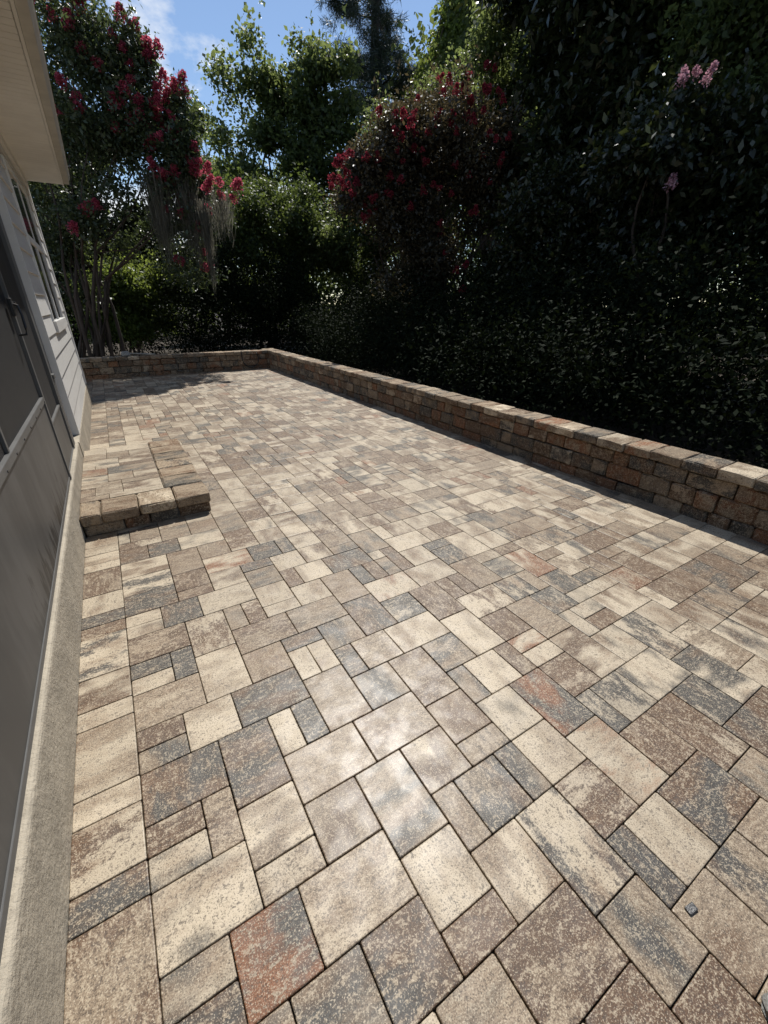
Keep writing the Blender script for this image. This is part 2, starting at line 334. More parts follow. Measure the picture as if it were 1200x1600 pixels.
# soldier border along the house
brk = [-.7, -.5, -.28, -.08, .13, .34, .55, .904, 1.009, 1.22, 1.327, 1.645, 1.75, 1.955, 2.267, 2.37, 2.479, 2.685, 2.99, 3.09, 3.23, 3.35, 3.56]
bcol = ['t', 'b', 'c', 't', 'gb', 'br', 'br', 'gb', 'bc', 'c', 'ct', 'c', 'cb', 'gc', 'b', 'bg', 'c', 'bt', 'c', 'ct', 'c', 'ct']
bcol[5] = 't'; bcol[6] = 'bt'
for k in range(len(brk)-1): pieces.append((X_B, brk[k], X_L, brk[k+1], bcol[k]))
y = 5.46
while y < 9.40:
    h = float(rng.choice([.105, .105, .21, .21, .315])); pieces.append((X_B, y, X_L, min(y+h, 9.47), CODES[rng.integers(len(CODES))])); y += h
# continuation behind the far corner of the house
xx = -2.6
while xx < X_B - .05:
    w = float(rng.choice([.205, .307, .205])); x1 = min(xx+w, X_B)
    yy = 9.50
    while yy < FAR_Y:
        h = float(rng.choice([.105, .21, .21, .315])); pieces.append((xx, yy, x1, yy+h, CODES[rng.integers(len(CODES))])); yy += h
    xx = x1
yy = 9.47
while yy < FAR_Y:
    h = float(rng.choice([.105, .21, .21, .315])); pieces.append((X_B, yy, X_L, yy+h, CODES[rng.integers(len(CODES))])); yy += h

STEP = (-0.476, 3.55, 0.458, 5.44)
def clip_piece(p):
    x0, y0, x1, y1, c = p
    wx = WALL_X0 + WALL_SLOPE*((y0+y1)/2) + .03
    x1 = min(x1, wx); y1 = min(y1, FAR_Y + .04)
    if x1-x0 < .03 or y1-y0 < .03: return None
    if x0 > STEP[0]-.02 and x1 < STEP[2]-.01 and y0 > STEP[1]+.05 and y1 < STEP[3]-.02: return None
    return (x0, y0, x1, y1, c)
pieces = [q for q in map(clip_piece, pieces) if q]

def project(x, y_, z=0.0):
    d = Vector((x, y_, z-CAM_H)); c = d.dot(fwd)
    if c < 0.05: return None
    return (600 + F_PX*d.dot(right)/c, 800 + F_PX*d.dot(down)/c)
def seen_area(p):
    q = [project(a, b) for a, b in ((p[0], p[1]), (p[2], p[1]), (p[2], p[3]), (p[0], p[3]))]
    if any(v is None for v in q): return 0.0
    q = [(min(max(a, 0), 1200), min(max(b, 0), 1600)) for a, b in q]
    return abs(sum(q[i][0]*q[(i+1) % 4][1] - q[(i+1) % 4][0]*q[i][1] for i in range(4)))/2

GAP, BEV, THK = 0.0017, 0.0026, 0.05
def paver_geo(w, h, r_, jit=0.0008):
    """rounded slab with softened rim, centred on its own origin, top at z = 0"""
    hw, hh = w/2-GAP, h/2-GAP; c = 0.004
    ring = [(-hw+c,-hh),(hw-c,-hh),(hw,-hh+c),(hw,hh-c),(hw-c,hh),(-hw+c,hh),(-hw,hh-c),(-hw,-hh+c)]
    ring = [(x+r_.uniform(-jit, jit), y_+r_.uniform(-jit, jit)) for x, y_ in ring]
    V = [(x, y_, -THK) for x, y_ in ring] + [(x, y_, -BEV) for x, y_ in ring]
    V += [(x-math.copysign(BEV*.45, x), y_-math.copysign(BEV*.45, y_), -BEV*.3) for x, y_ in ring]
    V += [(x-math.copysign(BEV*1.3, x), y_-math.copysign(BEV*1.3, y_), 0) for x, y_ in ring]
    Fc = []
    for L in range(3):
        for s in range(8): Fc.append((L*8+s, L*8+(s+1) % 8, L*8+8+(s+1) % 8, L*8+8+s))
    Fc.append(tuple(range(24, 32)))
    return V, Fc

patio = link('patio', poly_mesh('patio_bed', [(-2.7,-1.2,-.022),(4.3,-1.2,-.022),(4.3,12.7,-.022),(-2.7,12.7,-.022)], [(0,1,2,3)], M_SAND), kind='structure',
             label='paved patio of blended cream, grey and brown concrete pavers')
areas = [seen_area(p) for p in pieces]
order = sorted(range(len(pieces)), key=lambda k: -areas[k])
near = set(order[:300])
cache = {}
SV, SF, S_a, S_b, S_p, S_s = [], [], [], [], [], []
for k, p in enumerate(pieces):
    x0, y0, x1, y1, code = p; w, h = x1-x0, y1-y0
    va, vb, sh_ = tones(code, rng)
    horiz = 0.0 if (x0 < 0.6 and rng.random() < .75) or (x0 >= .6 and rng.random() < .25) else 1.0
    pv = (float(rng.random()), float(rng.random()), horiz)
    dz = float(rng.normal(0, .0007)); tx, ty, tz = [float(v) for v in rng.normal(0, 1, 3)*(0.0022, 0.0022, 0.002)]
    if k in near:
        key = (round(w, 3), round(h, 3), int(rng.integers(2)))
        if key not in cache:
            V, Fc = paver_geo(w, h, rng); cache[key] = poly_mesh('paver', V, Fc, M_PAVER)
        o = link('paver', cache[key], patio, loc=((x0+x1)/2, (y0+y1)/2, dz)); o.rotation_euler = (tx, ty, tz)
        o['tone_a'] = [float(v) for v in va]; o['tone_b'] = [float(v) for v in vb]; o['pvar'] = list(pv); o['share'] = sh_
    else:
        V, Fc = paver_geo(w, h, rng); b = len(SV)
        mt = Matrix.Translation(((x0+x1)/2, (y0+y1)/2, dz)) @ Matrix.Rotation(tz, 4, 'Z') @ Matrix.Rotation(ty, 4, 'Y') @ Matrix.Rotation(tx, 4, 'X')
        SV += [tuple(mt @ Vector(v)) for v in V]; SF += [tuple(i+b for i in f) for f in Fc]
        S_a += [(*va, 1)]*len(Fc); S_b += [(*vb, 1)]*len(Fc); S_p += [pv]*len(Fc); S_s += [sh_]*len(Fc)
me = poly_mesh('far_pavers', SV, SF, M_PAVER_FAR)
for nm, dat in (('tone_a', S_a), ('tone_b', S_b)):
    a = me.attributes.new(nm, 'FLOAT_COLOR', 'FACE'); a.data.foreach_set('color', np.array(dat, dtype=np.float32).ravel())
a = me.attributes.new('pvar', 'FLOAT_VECTOR', 'FACE'); a.data.foreach_set('vector', np.array(S_p, dtype=np.float32).ravel())
a = me.attributes.new('share', 'FLOAT', 'FACE'); a.data.foreach_set('value', np.array(S_s, dtype=np.float32))
link('far_pavers', me, patio, kind='stuff')
print('pavers', len(pieces))

# ---------------------------------------------------------------- tumbled stones: garden walls and step
def stone_geo(L, D, H, r_, e=0.014, jit=0.004):
    """tumbled block centred on the origin: worn edges, uneven split faces"""
    def cuts(s): 
        n = max(1, int(round((s-2*e)/0.10)))
        return [-s/2] + [(-s/2+e) + (s-2*e)*i/n for i in range(n+1)] + [s/2]
    X, Y, Z = cuts(L), cuts(D), cuts(H); nx, ny, nz = len(X), len(Y), len(Z)
    idx = {}; V = []
    def vert(i, j, k):
        if (i, j, k) in idx: return idx[i, j, k]
        p = [X[i], Y[j], Z[k]]; ext = [i in (0, nx-1), j in (0, ny-1), k in (0, nz-1)]
        if sum(ext) >= 2:
            f = 0.45 if sum(ext) == 2 else 0.62
            for a in range(3):
                if ext[a]: p[a] -= math.copysign(e*f*r_.uniform(.5, 1.5), p[a])
        p = [v + r_.uniform(-jit, jit) for v in p]
        idx[i, j, k] = len(V); V.append(tuple(p)); return idx[i, j, k]
    Fc = []
    for i in range(nx-1):
        for j in range(ny-1):
            Fc.append((vert(i,j,0), vert(i,j+1,0), vert(i+1,j+1,0), vert(i+1,j,0))); Fc.append((vert(i,j,nz-1), vert(i+1,j,nz-1), vert(i+1,j+1,nz-1), vert(i,j+1,nz-1)))
    for i in range(nx-1):
        for k in range(nz-1):
            Fc.append((vert(i,0,k), vert(i+1,0,k), vert(i+1,0,k+1), vert(i,0,k+1))); Fc.append((vert(i,ny-1,k), vert(i,ny-1,k+1), vert(i+1,ny-1,k+1), vert(i+1,ny-1,k)))
    for j in range(ny-1):
        for k in range(nz-1):
            Fc.append((vert(0,j,k), vert(0,j,k+1), vert(0,j+1,k+1), vert(0,j+1,k))); Fc.append((vert(nx-1,j,k), vert(nx-1,j+1,k), vert(nx-1,j+1,k+1), vert(nx-1,j,k+1)))
    return V, Fc
WCODES = ['t']*3 + ['tg']*4 + ['gt']*4 + ['b']*3 + ['bt']*4 + ['gb']*3 + ['r']*2 + ['rt']*3 + ['rb']*2 + ['br']*2 + ['g']*3
CCODES = ['ct'] + ['t']*4 + ['tc']*3 + ['tb']*4 + ['tg']*3 + ['bt']*2 + ['gt']*2 + ['rt']
def stone(name, parent, ctr, L, D, H, codes, e=0.012, jit=0.0055, rz=0.0, code=None):
    V, Fc = stone_geo(L, D, H, rng, e, jit)
    o = link(name, poly_mesh(name, V, Fc, M_STONE, smooth=False), parent, loc=ctr); o.rotation_euler = (0, 0, rz + float(rng.normal(0, .006)))
    va, vb, sh_ = tones(code or codes[rng.integers(len(codes))], rng); o['share'] = sh_
    k_ = (1.4 if name == 'coping_stone' else 1.15)*float(rng.uniform(.78, 1.28)); o['tone_a'] = [float(v)*k_ for v in va]; o['tone_b'] = [float(v)*k_ for v in vb]; o['pvar'] = [float(rng.random()), float(rng.random()), float(rng.integers(2))]
    return o
LW = link('garden_wall', None, label='long low wall of tumbled brown and grey stones along the side of the patio', cat='garden wall')
LW.location = (WALL_X0, 0, 0); LW.rotation_euler = (0, 0, math.atan(-WALL_SLOPE))
TH = 0.30
COURSES = [(-0.05, 0.098, [.20, .26, .32, .15, .36]), (0.098, 0.252, [.15, .21, .28, .34, .24]), (0.252, 0.385, [.16, .22, .28, .33, .25])]
def fill_wall(parent, y0, y1, axis):
    for ci, (z0, z1, lens) in enumerate(COURSES):
        yy = y0 - float(rng.uniform(0, .2))
        while yy < y1:
            L = float(rng.choice(lens))*float(rng.uniform(.9, 1.1)); L = min(L, max(.1, y1-yy))
            inset = float(rng.normal(0, .005)) + (0.004 if ci == 0 else 0.0)
            zt = z1 + float(rng.uniform(-.004, .0)); c = yy+L/2; D = TH - .03
            if axis == 'y': stone('wall_stone', parent, (D/2+.012+inset, c, (z0+zt)/2), D, L-.007, zt-z0-.005, WCODES)
            else: stone('wall_stone', parent, (c, D/2+.012+inset, (z0+zt)/2), L-.007, D, zt-z0-.005, WCODES)
            yy += L
    yy = y0
    while yy < y1:
        L = float(rng.uniform(.235, .275)); L = min(L, max(.12, y1-yy)); c = yy+L/2; i_ = float(rng.normal(0, .006))
        z_ = .385 + .04 + float(rng.uniform(-.002, .003))
        if axis == 'y': stone('coping_stone', parent, (TH/2+.008+i_, c, z_), TH+.024, L-.005, .079, CCODES, .010, .004)
        else: stone('coping_stone', parent, (c, TH/2+.008+i_, z_), L-.005, TH+.024, .079, CCODES, .010, .004)
        yy += L
fill_wall(LW, -0.75, FAR_Y+.60, 'y')
FW = link('garden_wall', None, label='short low stone wall closing the far end of the patio, hose loop on it', cat='garden wall')
FW.location = (0, FAR_Y, 0)
fill_wall(FW, -2.7, 3.74, 'x')

SP = link('patio_step', None, label='single low stone step with paved top beside the porch wall', cat='step'); SP.location = (0, 0, 0)
fx = [-.476, -.335, -.077, .193, .458]
for k, cc in enumerate(['t', 'tb', 'tc', 't']):
    stone('coping_stone', SP, ((fx[k]+fx[k+1])/2, 3.705, .128), fx[k+1]-fx[k]-.006, .305, .084, CCODES, .013, .0035, code=cc)
ry = [3.862, 4.14, 4.40, 4.66, 4.92, 5.18, 5.44]
for k, cc in enumerate(['tg', 'tb', 'gt', 'tg', 't', 'tb']):
    stone('coping_stone', SP, (.30, (ry[k]+ry[k+1])/2, .128), .312, ry[k+1]-ry[k]-.006, .084, CCODES, .013, .0035, code=cc)
bx_ = [-.47, -.20, -.02, .20, .448]
for k in range(4): stone('base_stone', SP, ((bx_[k]+bx_[k+1])/2, 3.69, .038), bx_[k+1]-bx_[k]-.006, .25, .094, WCODES, .012, .004)
for k in range(6): stone('base_stone', SP, (.31, (ry[k]+ry[k+1])/2, .038), .27, ry[k+1]-ry[k]-.006, .094, WCODES, .012, .004)
yy = 3.865; row = 0
while yy < 5.42:
    h = [.1046, .209, .1046, .209, .209, .1046, .209, .209, .209][row % 9]; h = min(h, 5.44-yy)
    xs = [[-.476, -.27, .138], [-.476, -.37, -.165, .138], [-.476, -.17, .138], [-.476, -.27, -.066, .138]][row % 4]
    for a, b in zip(xs[:-1], xs[1:]):
        V, Fc = paver_geo(b-a, h, rng); o = link('paver', poly_mesh('step_paver', V, Fc, M_PAVER), SP, loc=((a+b)/2, yy+h/2, .166+float(rng.normal(0, .0008))))
        va, vb, sh_ = tones(CODES[rng.integers(len(CODES))], rng); o['share'] = sh_; o['tone_a'] = [float(v) for v in va]; o['tone_b'] = [float(v) for v in vb]; o['pvar'] = [float(rng.random()), float(rng.random()), 0.0]
    yy += h; row += 1
link('step_fill', MB().box(-.47, .17, 3.83, 5.43, -.02, .150).mesh('step_fill', M_SAND), SP)
# ---------------------------------------------------------------- house
H = link('house', None, label='white sided house with screened porch and eave along the patio', cat='house')
Y_END, Y_RET, SOF = 9.41, 5.55, 3.232
# foundation: near part with a rounded painted ledge, far part under the siding
prof = [(-.75, -.1), (-.474, -.1), (-.476, .10), (-.4775, .300), (-.4795, .313), (-.484, .321), (-.490, .324), (-.75, .326)]
link('foundation', MB().prism_y(prof, -1.4, 5.20).mesh('foundation', M_FOUND), H)
link('foundation', MB().prism_y([(-.75, -.1), (-.468, -.1), (-.471, .31), (-.476, .322), (-.75, .323)], 5.205, Y_END).mesh('foundation_far', M_FOUND), H)
link('foundation', MB().box(-8, -.755, Y_END-.2, Y_END-.005, -.1, .323).mesh('foundation_end', M_FOUND), H)
# window
WY0, WY1, WZ0, WZ1 = 6.70, 8.56, 1.312, 2.963
# siding boards, each one a lapped plank
zz = .325; lap = .1935; n_b = 0
def board(y0, y1, z0, z1):
    prof = [(-.510, z0), (-.478, z0), (-.478, z0+.004), (-.4945, z1), (-.510, z1)]
    link('siding_board', MB().prism_y(prof, y0, y1).mesh('siding_board', M_SIDING), H)
while zz < SOF-.02:
    z1 = min(zz+lap+.012, SOF-.002)
    ya, yb = Y_RET+.002, Y_END-.10
    if z1 <= WZ0+.02 or zz >= WZ1-.02:
        board(ya, yb, zz, z1)
    else:
        board(ya, WY0-.002, zz, z1); board(WY1+.002, yb, zz, z1)
    zz += lap
link('corner_board', MB().box(-.54, -.468, Y_END-.098, Y_END+.012, .325, SOF-.004, .003).mesh('corner_board', M_WHITE), H)
link('wall', MB().box(-.60, -.512, Y_RET+.002, Y_END-.02, .326, SOF-.004).mesh('wall', M_SIDING), H)
link('wall', MB().box(-8, -.602, Y_END-.12, Y_END-.02, .326, SOF-.004).mesh('end_wall', M_SIDING), H)
link('corner_trim', MB().box(-.60, -.474, Y_RET-.025, Y_RET, .326, SOF-.006, .002).mesh('corner_trim', M_WHITE), H)
win = link('window', None, H)
def wpart(nm, bx, mat, par=win, bev=0.003):
    mb = MB()
    for b in bx: mb.box(*b, bev)
    return link(nm, mb.mesh(nm, mat), par)
wpart('frame', [(-.511, -.468, WY0, WY0+.055, WZ0+.10, WZ1)], M_WHITE); wpart('frame', [(-.511, -.468, WY1-.055, WY1, WZ0+.10, WZ1)], M_WHITE)
wpart('frame', [(-.511, -.468, WY0+.0555, WY1-.0555, WZ1-.07, WZ1)], M_WHITE); wpart('mullion', [(-.511, -.474, 7.60, 7.66, WZ0+.10, WZ1-.071)], M_WHITE)
wpart('sill', [(-.511, -.452, WY0-.02, WY1+.02, WZ0-.03, WZ0+.098)], M_SIDING)
for a, b in ((WY0+.055, 7.60), (7.66, WY1-.055)):
    wpart('rail', [(-.511, -.474, a+.001, b-.001, 2.225, 2.30)], M_WHITE)
    wpart('pane', [(-.495, -.486, a-.01, b+.01, WZ0+.09, 2.235)], M_GLASS, bev=0); wpart('pane', [(-.4855, -.480, a-.01, b+.01, 2.29, WZ1-.08)], M_GLASS, bev=0)
# screened porch front
door = link('screen_door', None, H); side = link('screen_panel', None, H)
PX = -.494
def dpart(nm, b, mat, par, bev=0.002): return link(nm, MB().box(*b, bev).mesh(nm, mat), par)
M_SCREEN, nd_, lk_, bs_ = new_mat('fine insect screen')
bs_.inputs['Base Color'].default_value = (0.02, 0.02, 0.021, 1); bs_.inputs['Roughness'].default_value = 0.6
tr_ = nd_.new('ShaderNodeBsdfTransparent'); ms_ = nd_.new('ShaderNodeMixShader'); 
ns_ = N(nd_, 'ShaderNodeTexNoise', Scale=2.5, Detail=6.0, Roughness=.7); mr_ = ramp(nd_, lk_, ns_.outputs[0], .35, .7, .16, .34)
inv = math_n(nd_, lk_, 'SUBTRACT', 1.0, mr_); lk_.new(inv, ms_.inputs[0])
lk_.new(tr_.outputs[0], ms_.inputs[1]); lk_.new(bs_.outputs[0], ms_.inputs[2]); lk_.new(ms_.outputs[0], nd_['Material Output'].inputs['Surface'])
DZ0 = .327
# kick plate with a dirty, splashed lower part
m_, nd2, lk2, bs2 = new_mat('splashed aluminium kick plate')
g_ = nd2.new('ShaderNodeNewGeometry')
def st_noise(sc, stretch, det=6.0, ro=.65):
    vm = nd2.new('ShaderNodeVectorMath'); vm.operation = 'MULTIPLY'; lk2.new(g_.outputs['Position'], vm.inputs[0]); vm.inputs[1].default_value = stretch
    n = N(nd2, 'ShaderNodeTexNoise', Scale=sc, Detail=det, Roughness=ro); lk2.new(vm.outputs[0], n.inputs['Vector']); return n.outputs[0]
c_ = mixc(nd2, lk2, ramp(nd2, lk2, st_noise(2.2, (1, 1.6, .45)), .36, .66), (0.058, 0.058, 0.057), (0.10, 0.099, 0.096))
c_ = mixc(nd2, lk2, ramp(nd2, lk2, st_noise(60, (1, 1, .15)), .60, .75, 0, .14), c_, (0.22, 0.22, 0.21))
sp_ = nd2.new('ShaderNodeSeparateXYZ'); lk2.new(g_.outputs['Position'], sp_.inputs[0])
runs = math_n(nd2, lk2, 'ADD', st_noise(9, (1, 2.4, .55), 5, .6), math_n(nd2, lk2, 'MULTIPLY', sp_.outputs[2], -.9))
ysel = math_n(nd2, lk2, 'MULTIPLY', ramp(nd2, lk2, sp_.outputs[1], 1.5, 2.4), ramp(nd2, lk2, sp_.outputs[1], 4.2, 3.5))
runs = math_n(nd2, lk2, 'MULTIPLY', ramp(nd2, lk2, runs, .10, .16), ysel)
c_ = mixc(nd2, lk2, runs, c_, (0.022, 0.021, 0.02)); lk2.new(c_, bs2.inputs['Base Color'])
bs2.inputs['Roughness'].default_value = .5; bs2.inputs['Metallic'].default_value = .2
M_KICK = m_
dpart('kick_plate', (PX-.022, PX-.006, -1.3, 4.0, DZ0+.02, .938), M_KICK, door)
dpart('bottom_rail', (PX-.035, PX-.002, -1.3, 3.998, DZ0, DZ0+.03), M_FRAME, door)
rl = dpart('middle_rail', (PX-.035, PX+.004, -1.3, 3.998, .938, .981), M_FRAME, door)
for yb in np.arange(.9, 4.0, .28):
    mb = MB(); mb.tube([(PX+.002, float(yb), .948), (PX+.0075, float(yb), .948)], .006, 8); link('screw', mb.mesh('screw', M_BLACK), rl)
dpart('stile', (PX-.035, PX+.004, 4.0, 4.05, DZ0, 3.19), M_FRAME, door)
dpart('stile', (PX-.030, PX-.002, 2.475, 2.505, .982, 3.13), M_FRAME, door)
dpart('stile', (PX-.030, PX-.002, 1.05, 1.08, .982, 3.13), M_FRAME, door)
dpart('screen', (PX-.018, PX-.016, -1.3, 3.999, .97, 3.15), M_SCREEN, door, 0)
dpart('top_rail', (PX-.035, PX+.002, -1.3, 3.998, 3.135, 3.225), M_FRAME, door)
hb = MB(); hb.tube([(PX+.006, 3.94, 1.60), (PX+.045, 3.93, 1.585), (PX+.052, 3.92, 1.53), (PX+.052, 3.90, 1.45), (PX+.045, 3.90, 1.41), (PX+.004, 3.915, 1.405)], .008, 8)
hb.box(PX+.004, PX+.022, 3.88, 3.97, 1.52, 1.63, .004); hb.tube([(PX+.004, 3.96, 1.60), (PX+.03, 3.965, 1.605), (PX+.034, 3.985, 1.60)], .006, 8)
link('handle', hb.mesh('handle', M_BLACK), door)
# narrow fixed panel beside the door
SX = PX-.014
dpart('kick_plate', (SX-.02, SX-.006, 4.055, 4.95, DZ0+.015, .734), M_KICK, side)
dpart('middle_rail', (SX-.03, SX+.002, 4.053, 4.965, .734, .755), M_FRAME, side)
dpart('screen', (SX-.018, SX-.016, 4.053, 4.96, .756, 3.15), M_SCREEN, side, 0)
dpart('bottom_rail', (SX-.03, SX, 4.053, 4.965, DZ0, DZ0+.014), M_FRAME, side)
dpart('stile', (SX-.03, SX+.008, 4.966, 5.02, DZ0, 3.19), M_FRAME, side)
dpart('top_rail', (SX-.03, SX+.002, 4.053, 4.965, 3.15, 3.225), M_FRAME, side)
dpart('porch_post', (-.66, -.535, 5.022, 5.52, DZ0, 3.225), M_FRAME, H)
dpart('porch_jamb', (-.533, -.504, 5.09, 5.18, DZ0, .961), M_FRAME, H)
dpart('porch_jamb', (-.531, -.490, 5.08, 5.19, .962, 1.004), M_FRAME, H)
dpart('porch_floor', (-4, -.755, -1.4, 5.52, .10, .322), M_DARK, H, 0)
dpart('porch_back_wall', (-4.1, -4.0, -1.4, 5.52, .10, 3.22), M_DARK, H, 0)
dpart('porch_end_wall', (-4, -.67, 5.53, 5.62, .10, 3.22), M_DARK, H, 0)
dpart('porch_end_wall', (-4, -.56, -1.5, -1.4, .10, 3.22), M_DARK, H, 0)
# eave: ribbed soffit panel, gutter, roof
sv = MB(); yy = -1.5
while yy < Y_END-.001:
    y1 = min(yy+.10, Y_END)
    sv.box(-.56, -.034, yy, y1-.006, SOF, SOF+.012, .002); yy = y1
link('soffit', sv.mesh('soffit', M_SOFFIT), H)
link('soffit_backing', MB().box(-8, -.034, -1.5, Y_END, SOF+.013, SOF+.03).mesh('soffit_backing', M_SOFFIT), H)
link('frieze_board', MB().box(-.51, -.456, Y_RET, Y_END-.10, SOF-.10, SOF-.001, .003).mesh('frieze_board', M_WHITE), H)
link('fascia', MB().box(-.033, -.010, -1.5, Y_END, SOF-.012, SOF+.19, .002).mesh('fascia', M_SOFFIT), H)
gp = [(-.008, SOF+.012), (.058, SOF+.012), (.064, SOF+.018), (.068, SOF+.05), (.088, SOF+.085), (.092, SOF+.125), (.098, SOF+.13), (.098, SOF+.142), (-.008, SOF+.142)]
link('gutter', MB().prism_y(gp, -1.5, Y_END+.01).mesh('gutter', M_GUTTER), H)
rf = MB(); rf.prism_y([(.03, SOF+.20), (-4.2, SOF+2.3), (-8.4, SOF+.20), (-8.4, SOF+.145), (-4.2, SOF+2.2), (.03, SOF+.145)], -1.5, Y_END+.05)
link('roof', rf.mesh('roof', M_ROOF), H)
link('gable', MB().add([(-.1, Y_END-.03, SOF+.03), (-8.3, Y_END-.03, SOF+.03), (-4.2, Y_END-.03, SOF+2.18)], [(0, 1, 2)]).mesh('gable', M_SIDING), H)
# ---------------------------------------------------------------- trees
SXZ, SYZ = SUN_DIR.x/SUN_DIR.z, SUN_DIR.y/SUN_DIR.z
def keep_patio_sunny(P):
    """mask that drops foliage whose shadow would land on the sunlit patio or wall tops"""
    zz = np.maximum(P[:, 2]-.2, 0); lx = P[:, 0]-SXZ*zz; ly = P[:, 1]-SYZ*zz
    on = (lx > -.7) & (lx < 4.32) & (ly > -4) & (ly < 12.25)
    wav = .35*np.sin(lx*4.1+1.0) + .25*np.sin(lx*9.7+ly*3)
    shade = (ly > 8.75 + (lx+.5)*1.02 + wav) & (lx < 2.35 + .2*np.sin(ly*5))
    far = (lx > 1.9) & (lx < 4.3) & (ly >= 12.2) & (ly < 12.65)
    return ~((on & ~shade) | far)  # crowns are cut to shape the light; only far-left shade is let through
DENS, LSC = 2.0, 1.18
def unit(a): return a/np.maximum(np.linalg.norm(a, axis=1, keepdims=True), 1e-6)
def blob_points(blobs, n, shell=.45):
    """points spread through lumpy ellipsoids; blobs: (x,y,z,rx,ry,rz)"""
    B = np.array(blobs, float); vol = (B[:, 3]*B[:, 4]*B[:, 5])**.75; k = rng.choice(len(B), n, p=vol/vol.sum())
    d = unit(rng.normal(size=(n, 3))); rad = shell + (1-shell)*rng.random(n)**.6
    lump = 1 + .16*np.sin(d[:, 0]*5+k) * np.sin(d[:, 1]*6+2*k) + .12*np.sin(d[:, 2]*9+k*3)
    return B[k, :3] + d*B[k, 3:6]*(rad*lump)[:, None], d
def leaf_quads(C, out, per, spread, L, W, droop=.25, flat=1.0, lvar=.3):
    n = len(C)*per; c = np.repeat(C, per, 0); o = np.repeat(out, per, 0)
    p = c + rng.normal(size=(n, 3))*np.array([spread, spread, spread*.8])
    keep = keep_patio_sunny(p); p, o = p[keep], o[keep]; n = len(p)
    d = unit(rng.normal(size=(n, 3)) + o*.6 + np.array([0, 0, -droop]))
    nr = unit(rng.normal(size=(n, 3))*.75 + np.array([0, 0, flat]))
    s = unit(np.cross(d, nr)); up = np.cross(s, d)
    l = L*(1 + lvar*rng.normal(size=n)).clip(.45, 1.7)[:, None]; w = W/L*l
    V = np.empty((n, 4, 3)); V[:, 0] = p; V[:, 1] = p + d*l*.48 + s*w*.5 + up*w*.14; V[:, 2] = p + d*l; V[:, 3] = p + d*l*.48 - s*w*.5 + up*w*.14
    return V, np.clip(rng.normal(.45, .28, n), 0, 1)
def sub_blobs(blobs, k, rs=(.26, .44)):
    P, d = blob_points(blobs, k, .2); B = np.array(blobs); sz = B[:, 3:6].mean()
    return [(*p, *(sz*rng.uniform(*rs)*np.array([1.1, 1.1, .85]))) for p in P]
def limb(mb, a, b, r0, r1, bend=.25, seg=7, n=7):
    a, b = np.array(a, float), np.array(b, float); L = np.linalg.norm(b-a); off = rng.normal(size=3)*np.array([1, 1, .3])*L*bend*.3
    ph = rng.random(3)*6; pts = []
    for i in range(n):
        t = i/(n-1); w = off*math.sin(math.pi*t) + np.sin(ph+t*9)*L*.012*math.sin(math.pi*t); pts.append(a+(b-a)*t+w)
    mb.tube(pts, [r0+(r1-r0)*i/(n-1) for i in range(n)], seg)
def tree(name, label, base, blobs, n, per, L, W, mat, bark=M_BARK, r0=.14, stems=1, nsub=18, rs=(.26, .44), spread=.16, droop=.25, group=None, flat=1.0, fork=.35, cat='tree', shell=.45, spreadb=.25, dens=None, extra=(), sh=1.0):
    root = link(name, None, label=label, cat=cat, group=group, loc=base)
    sb = sub_blobs(blobs, nsub, rs) if nsub else list(blobs)
    n = int(n*(dens or DENS)); sb = sb + list(extra); L *= LSC; W *= LSC*1.08
    C, out = blob_points(sb, n, shell); keep = keep_patio_sunny(C); C, out = C[keep], out[keep]
    # leafy shoots that break up the outline
    m = int(len(C)*.10); q = rng.choice(len(C), m); dr = unit(out[q]*.8 + rng.normal(size=(m, 3))*.35 + np.array([0, 0, .75])); ln = rng.uniform(.25, .8, m)[:, None]*sh
    TW = np.concatenate([C[q] + dr*ln*t for t in (.3, .6, .9, 1.1)]); V2, t2 = leaf_quads(TW, np.concatenate([dr]*4), max(4, per//3), spread*.35, L, W, droop, flat)
    V, tint = leaf_quads(C, out, per, spread, L, W, droop, flat); V = np.concatenate([V, V2]); tint = np.concatenate([tint, np.clip(t2+.15, 0, 1)])
    V -= np.array(base); me = quad_mesh('crown', V, mat, tint); link('crown', me, root)
    tb = MB(); B = np.array(blobs); top = B[:, :3].mean(0); bs = np.array(base, float)
    if stems == 1:
        fk = bs + (top-bs)*fork; limb(tb, (0, 0, -.1), fk-bs, r0, r0*.72, .1)
        hub = fk-bs; limb(tb, hub, (B[np.argmax(B[:, 2]), :3]-bs), r0*.7, r0*.15, .15)
        for k in range(min(len(sb), 14)):
            q = np.array(sb[k][:3])-bs
            if keep_patio_sunny((q+bs)[None])[0]: limb(tb, hub*rng.uniform(.85, 1.0), q, r0*.38, r0*.07, .35, 6)
    else:
        for k in range(stems):
            q = np.array(sb[k % len(sb)][:3])-bs; a = rng.normal(size=3)*np.array([spreadb, spreadb*.6, 0])
            mid = a + (q-a)*np.array([.28, .28, .5]); limb(tb, (*a[:2], -.1), mid, r0*rng.uniform(.7, 1.1), r0*.55, .2); limb(tb, mid, q, r0*.55, r0*.12, .25, 6)
            for j in range(2):
                q2 = np.array(sb[rng.integers(len(sb))][:3])-bs
                if keep_patio_sunny((q2+bs)[None])[0] and np.linalg.norm(q2-mid) < 2.2: limb(tb, mid, q2, r0*.32, r0*.08, .3, 5)
    link('trunk', tb.mesh('trunk', bark, True), root)
    return root, sb

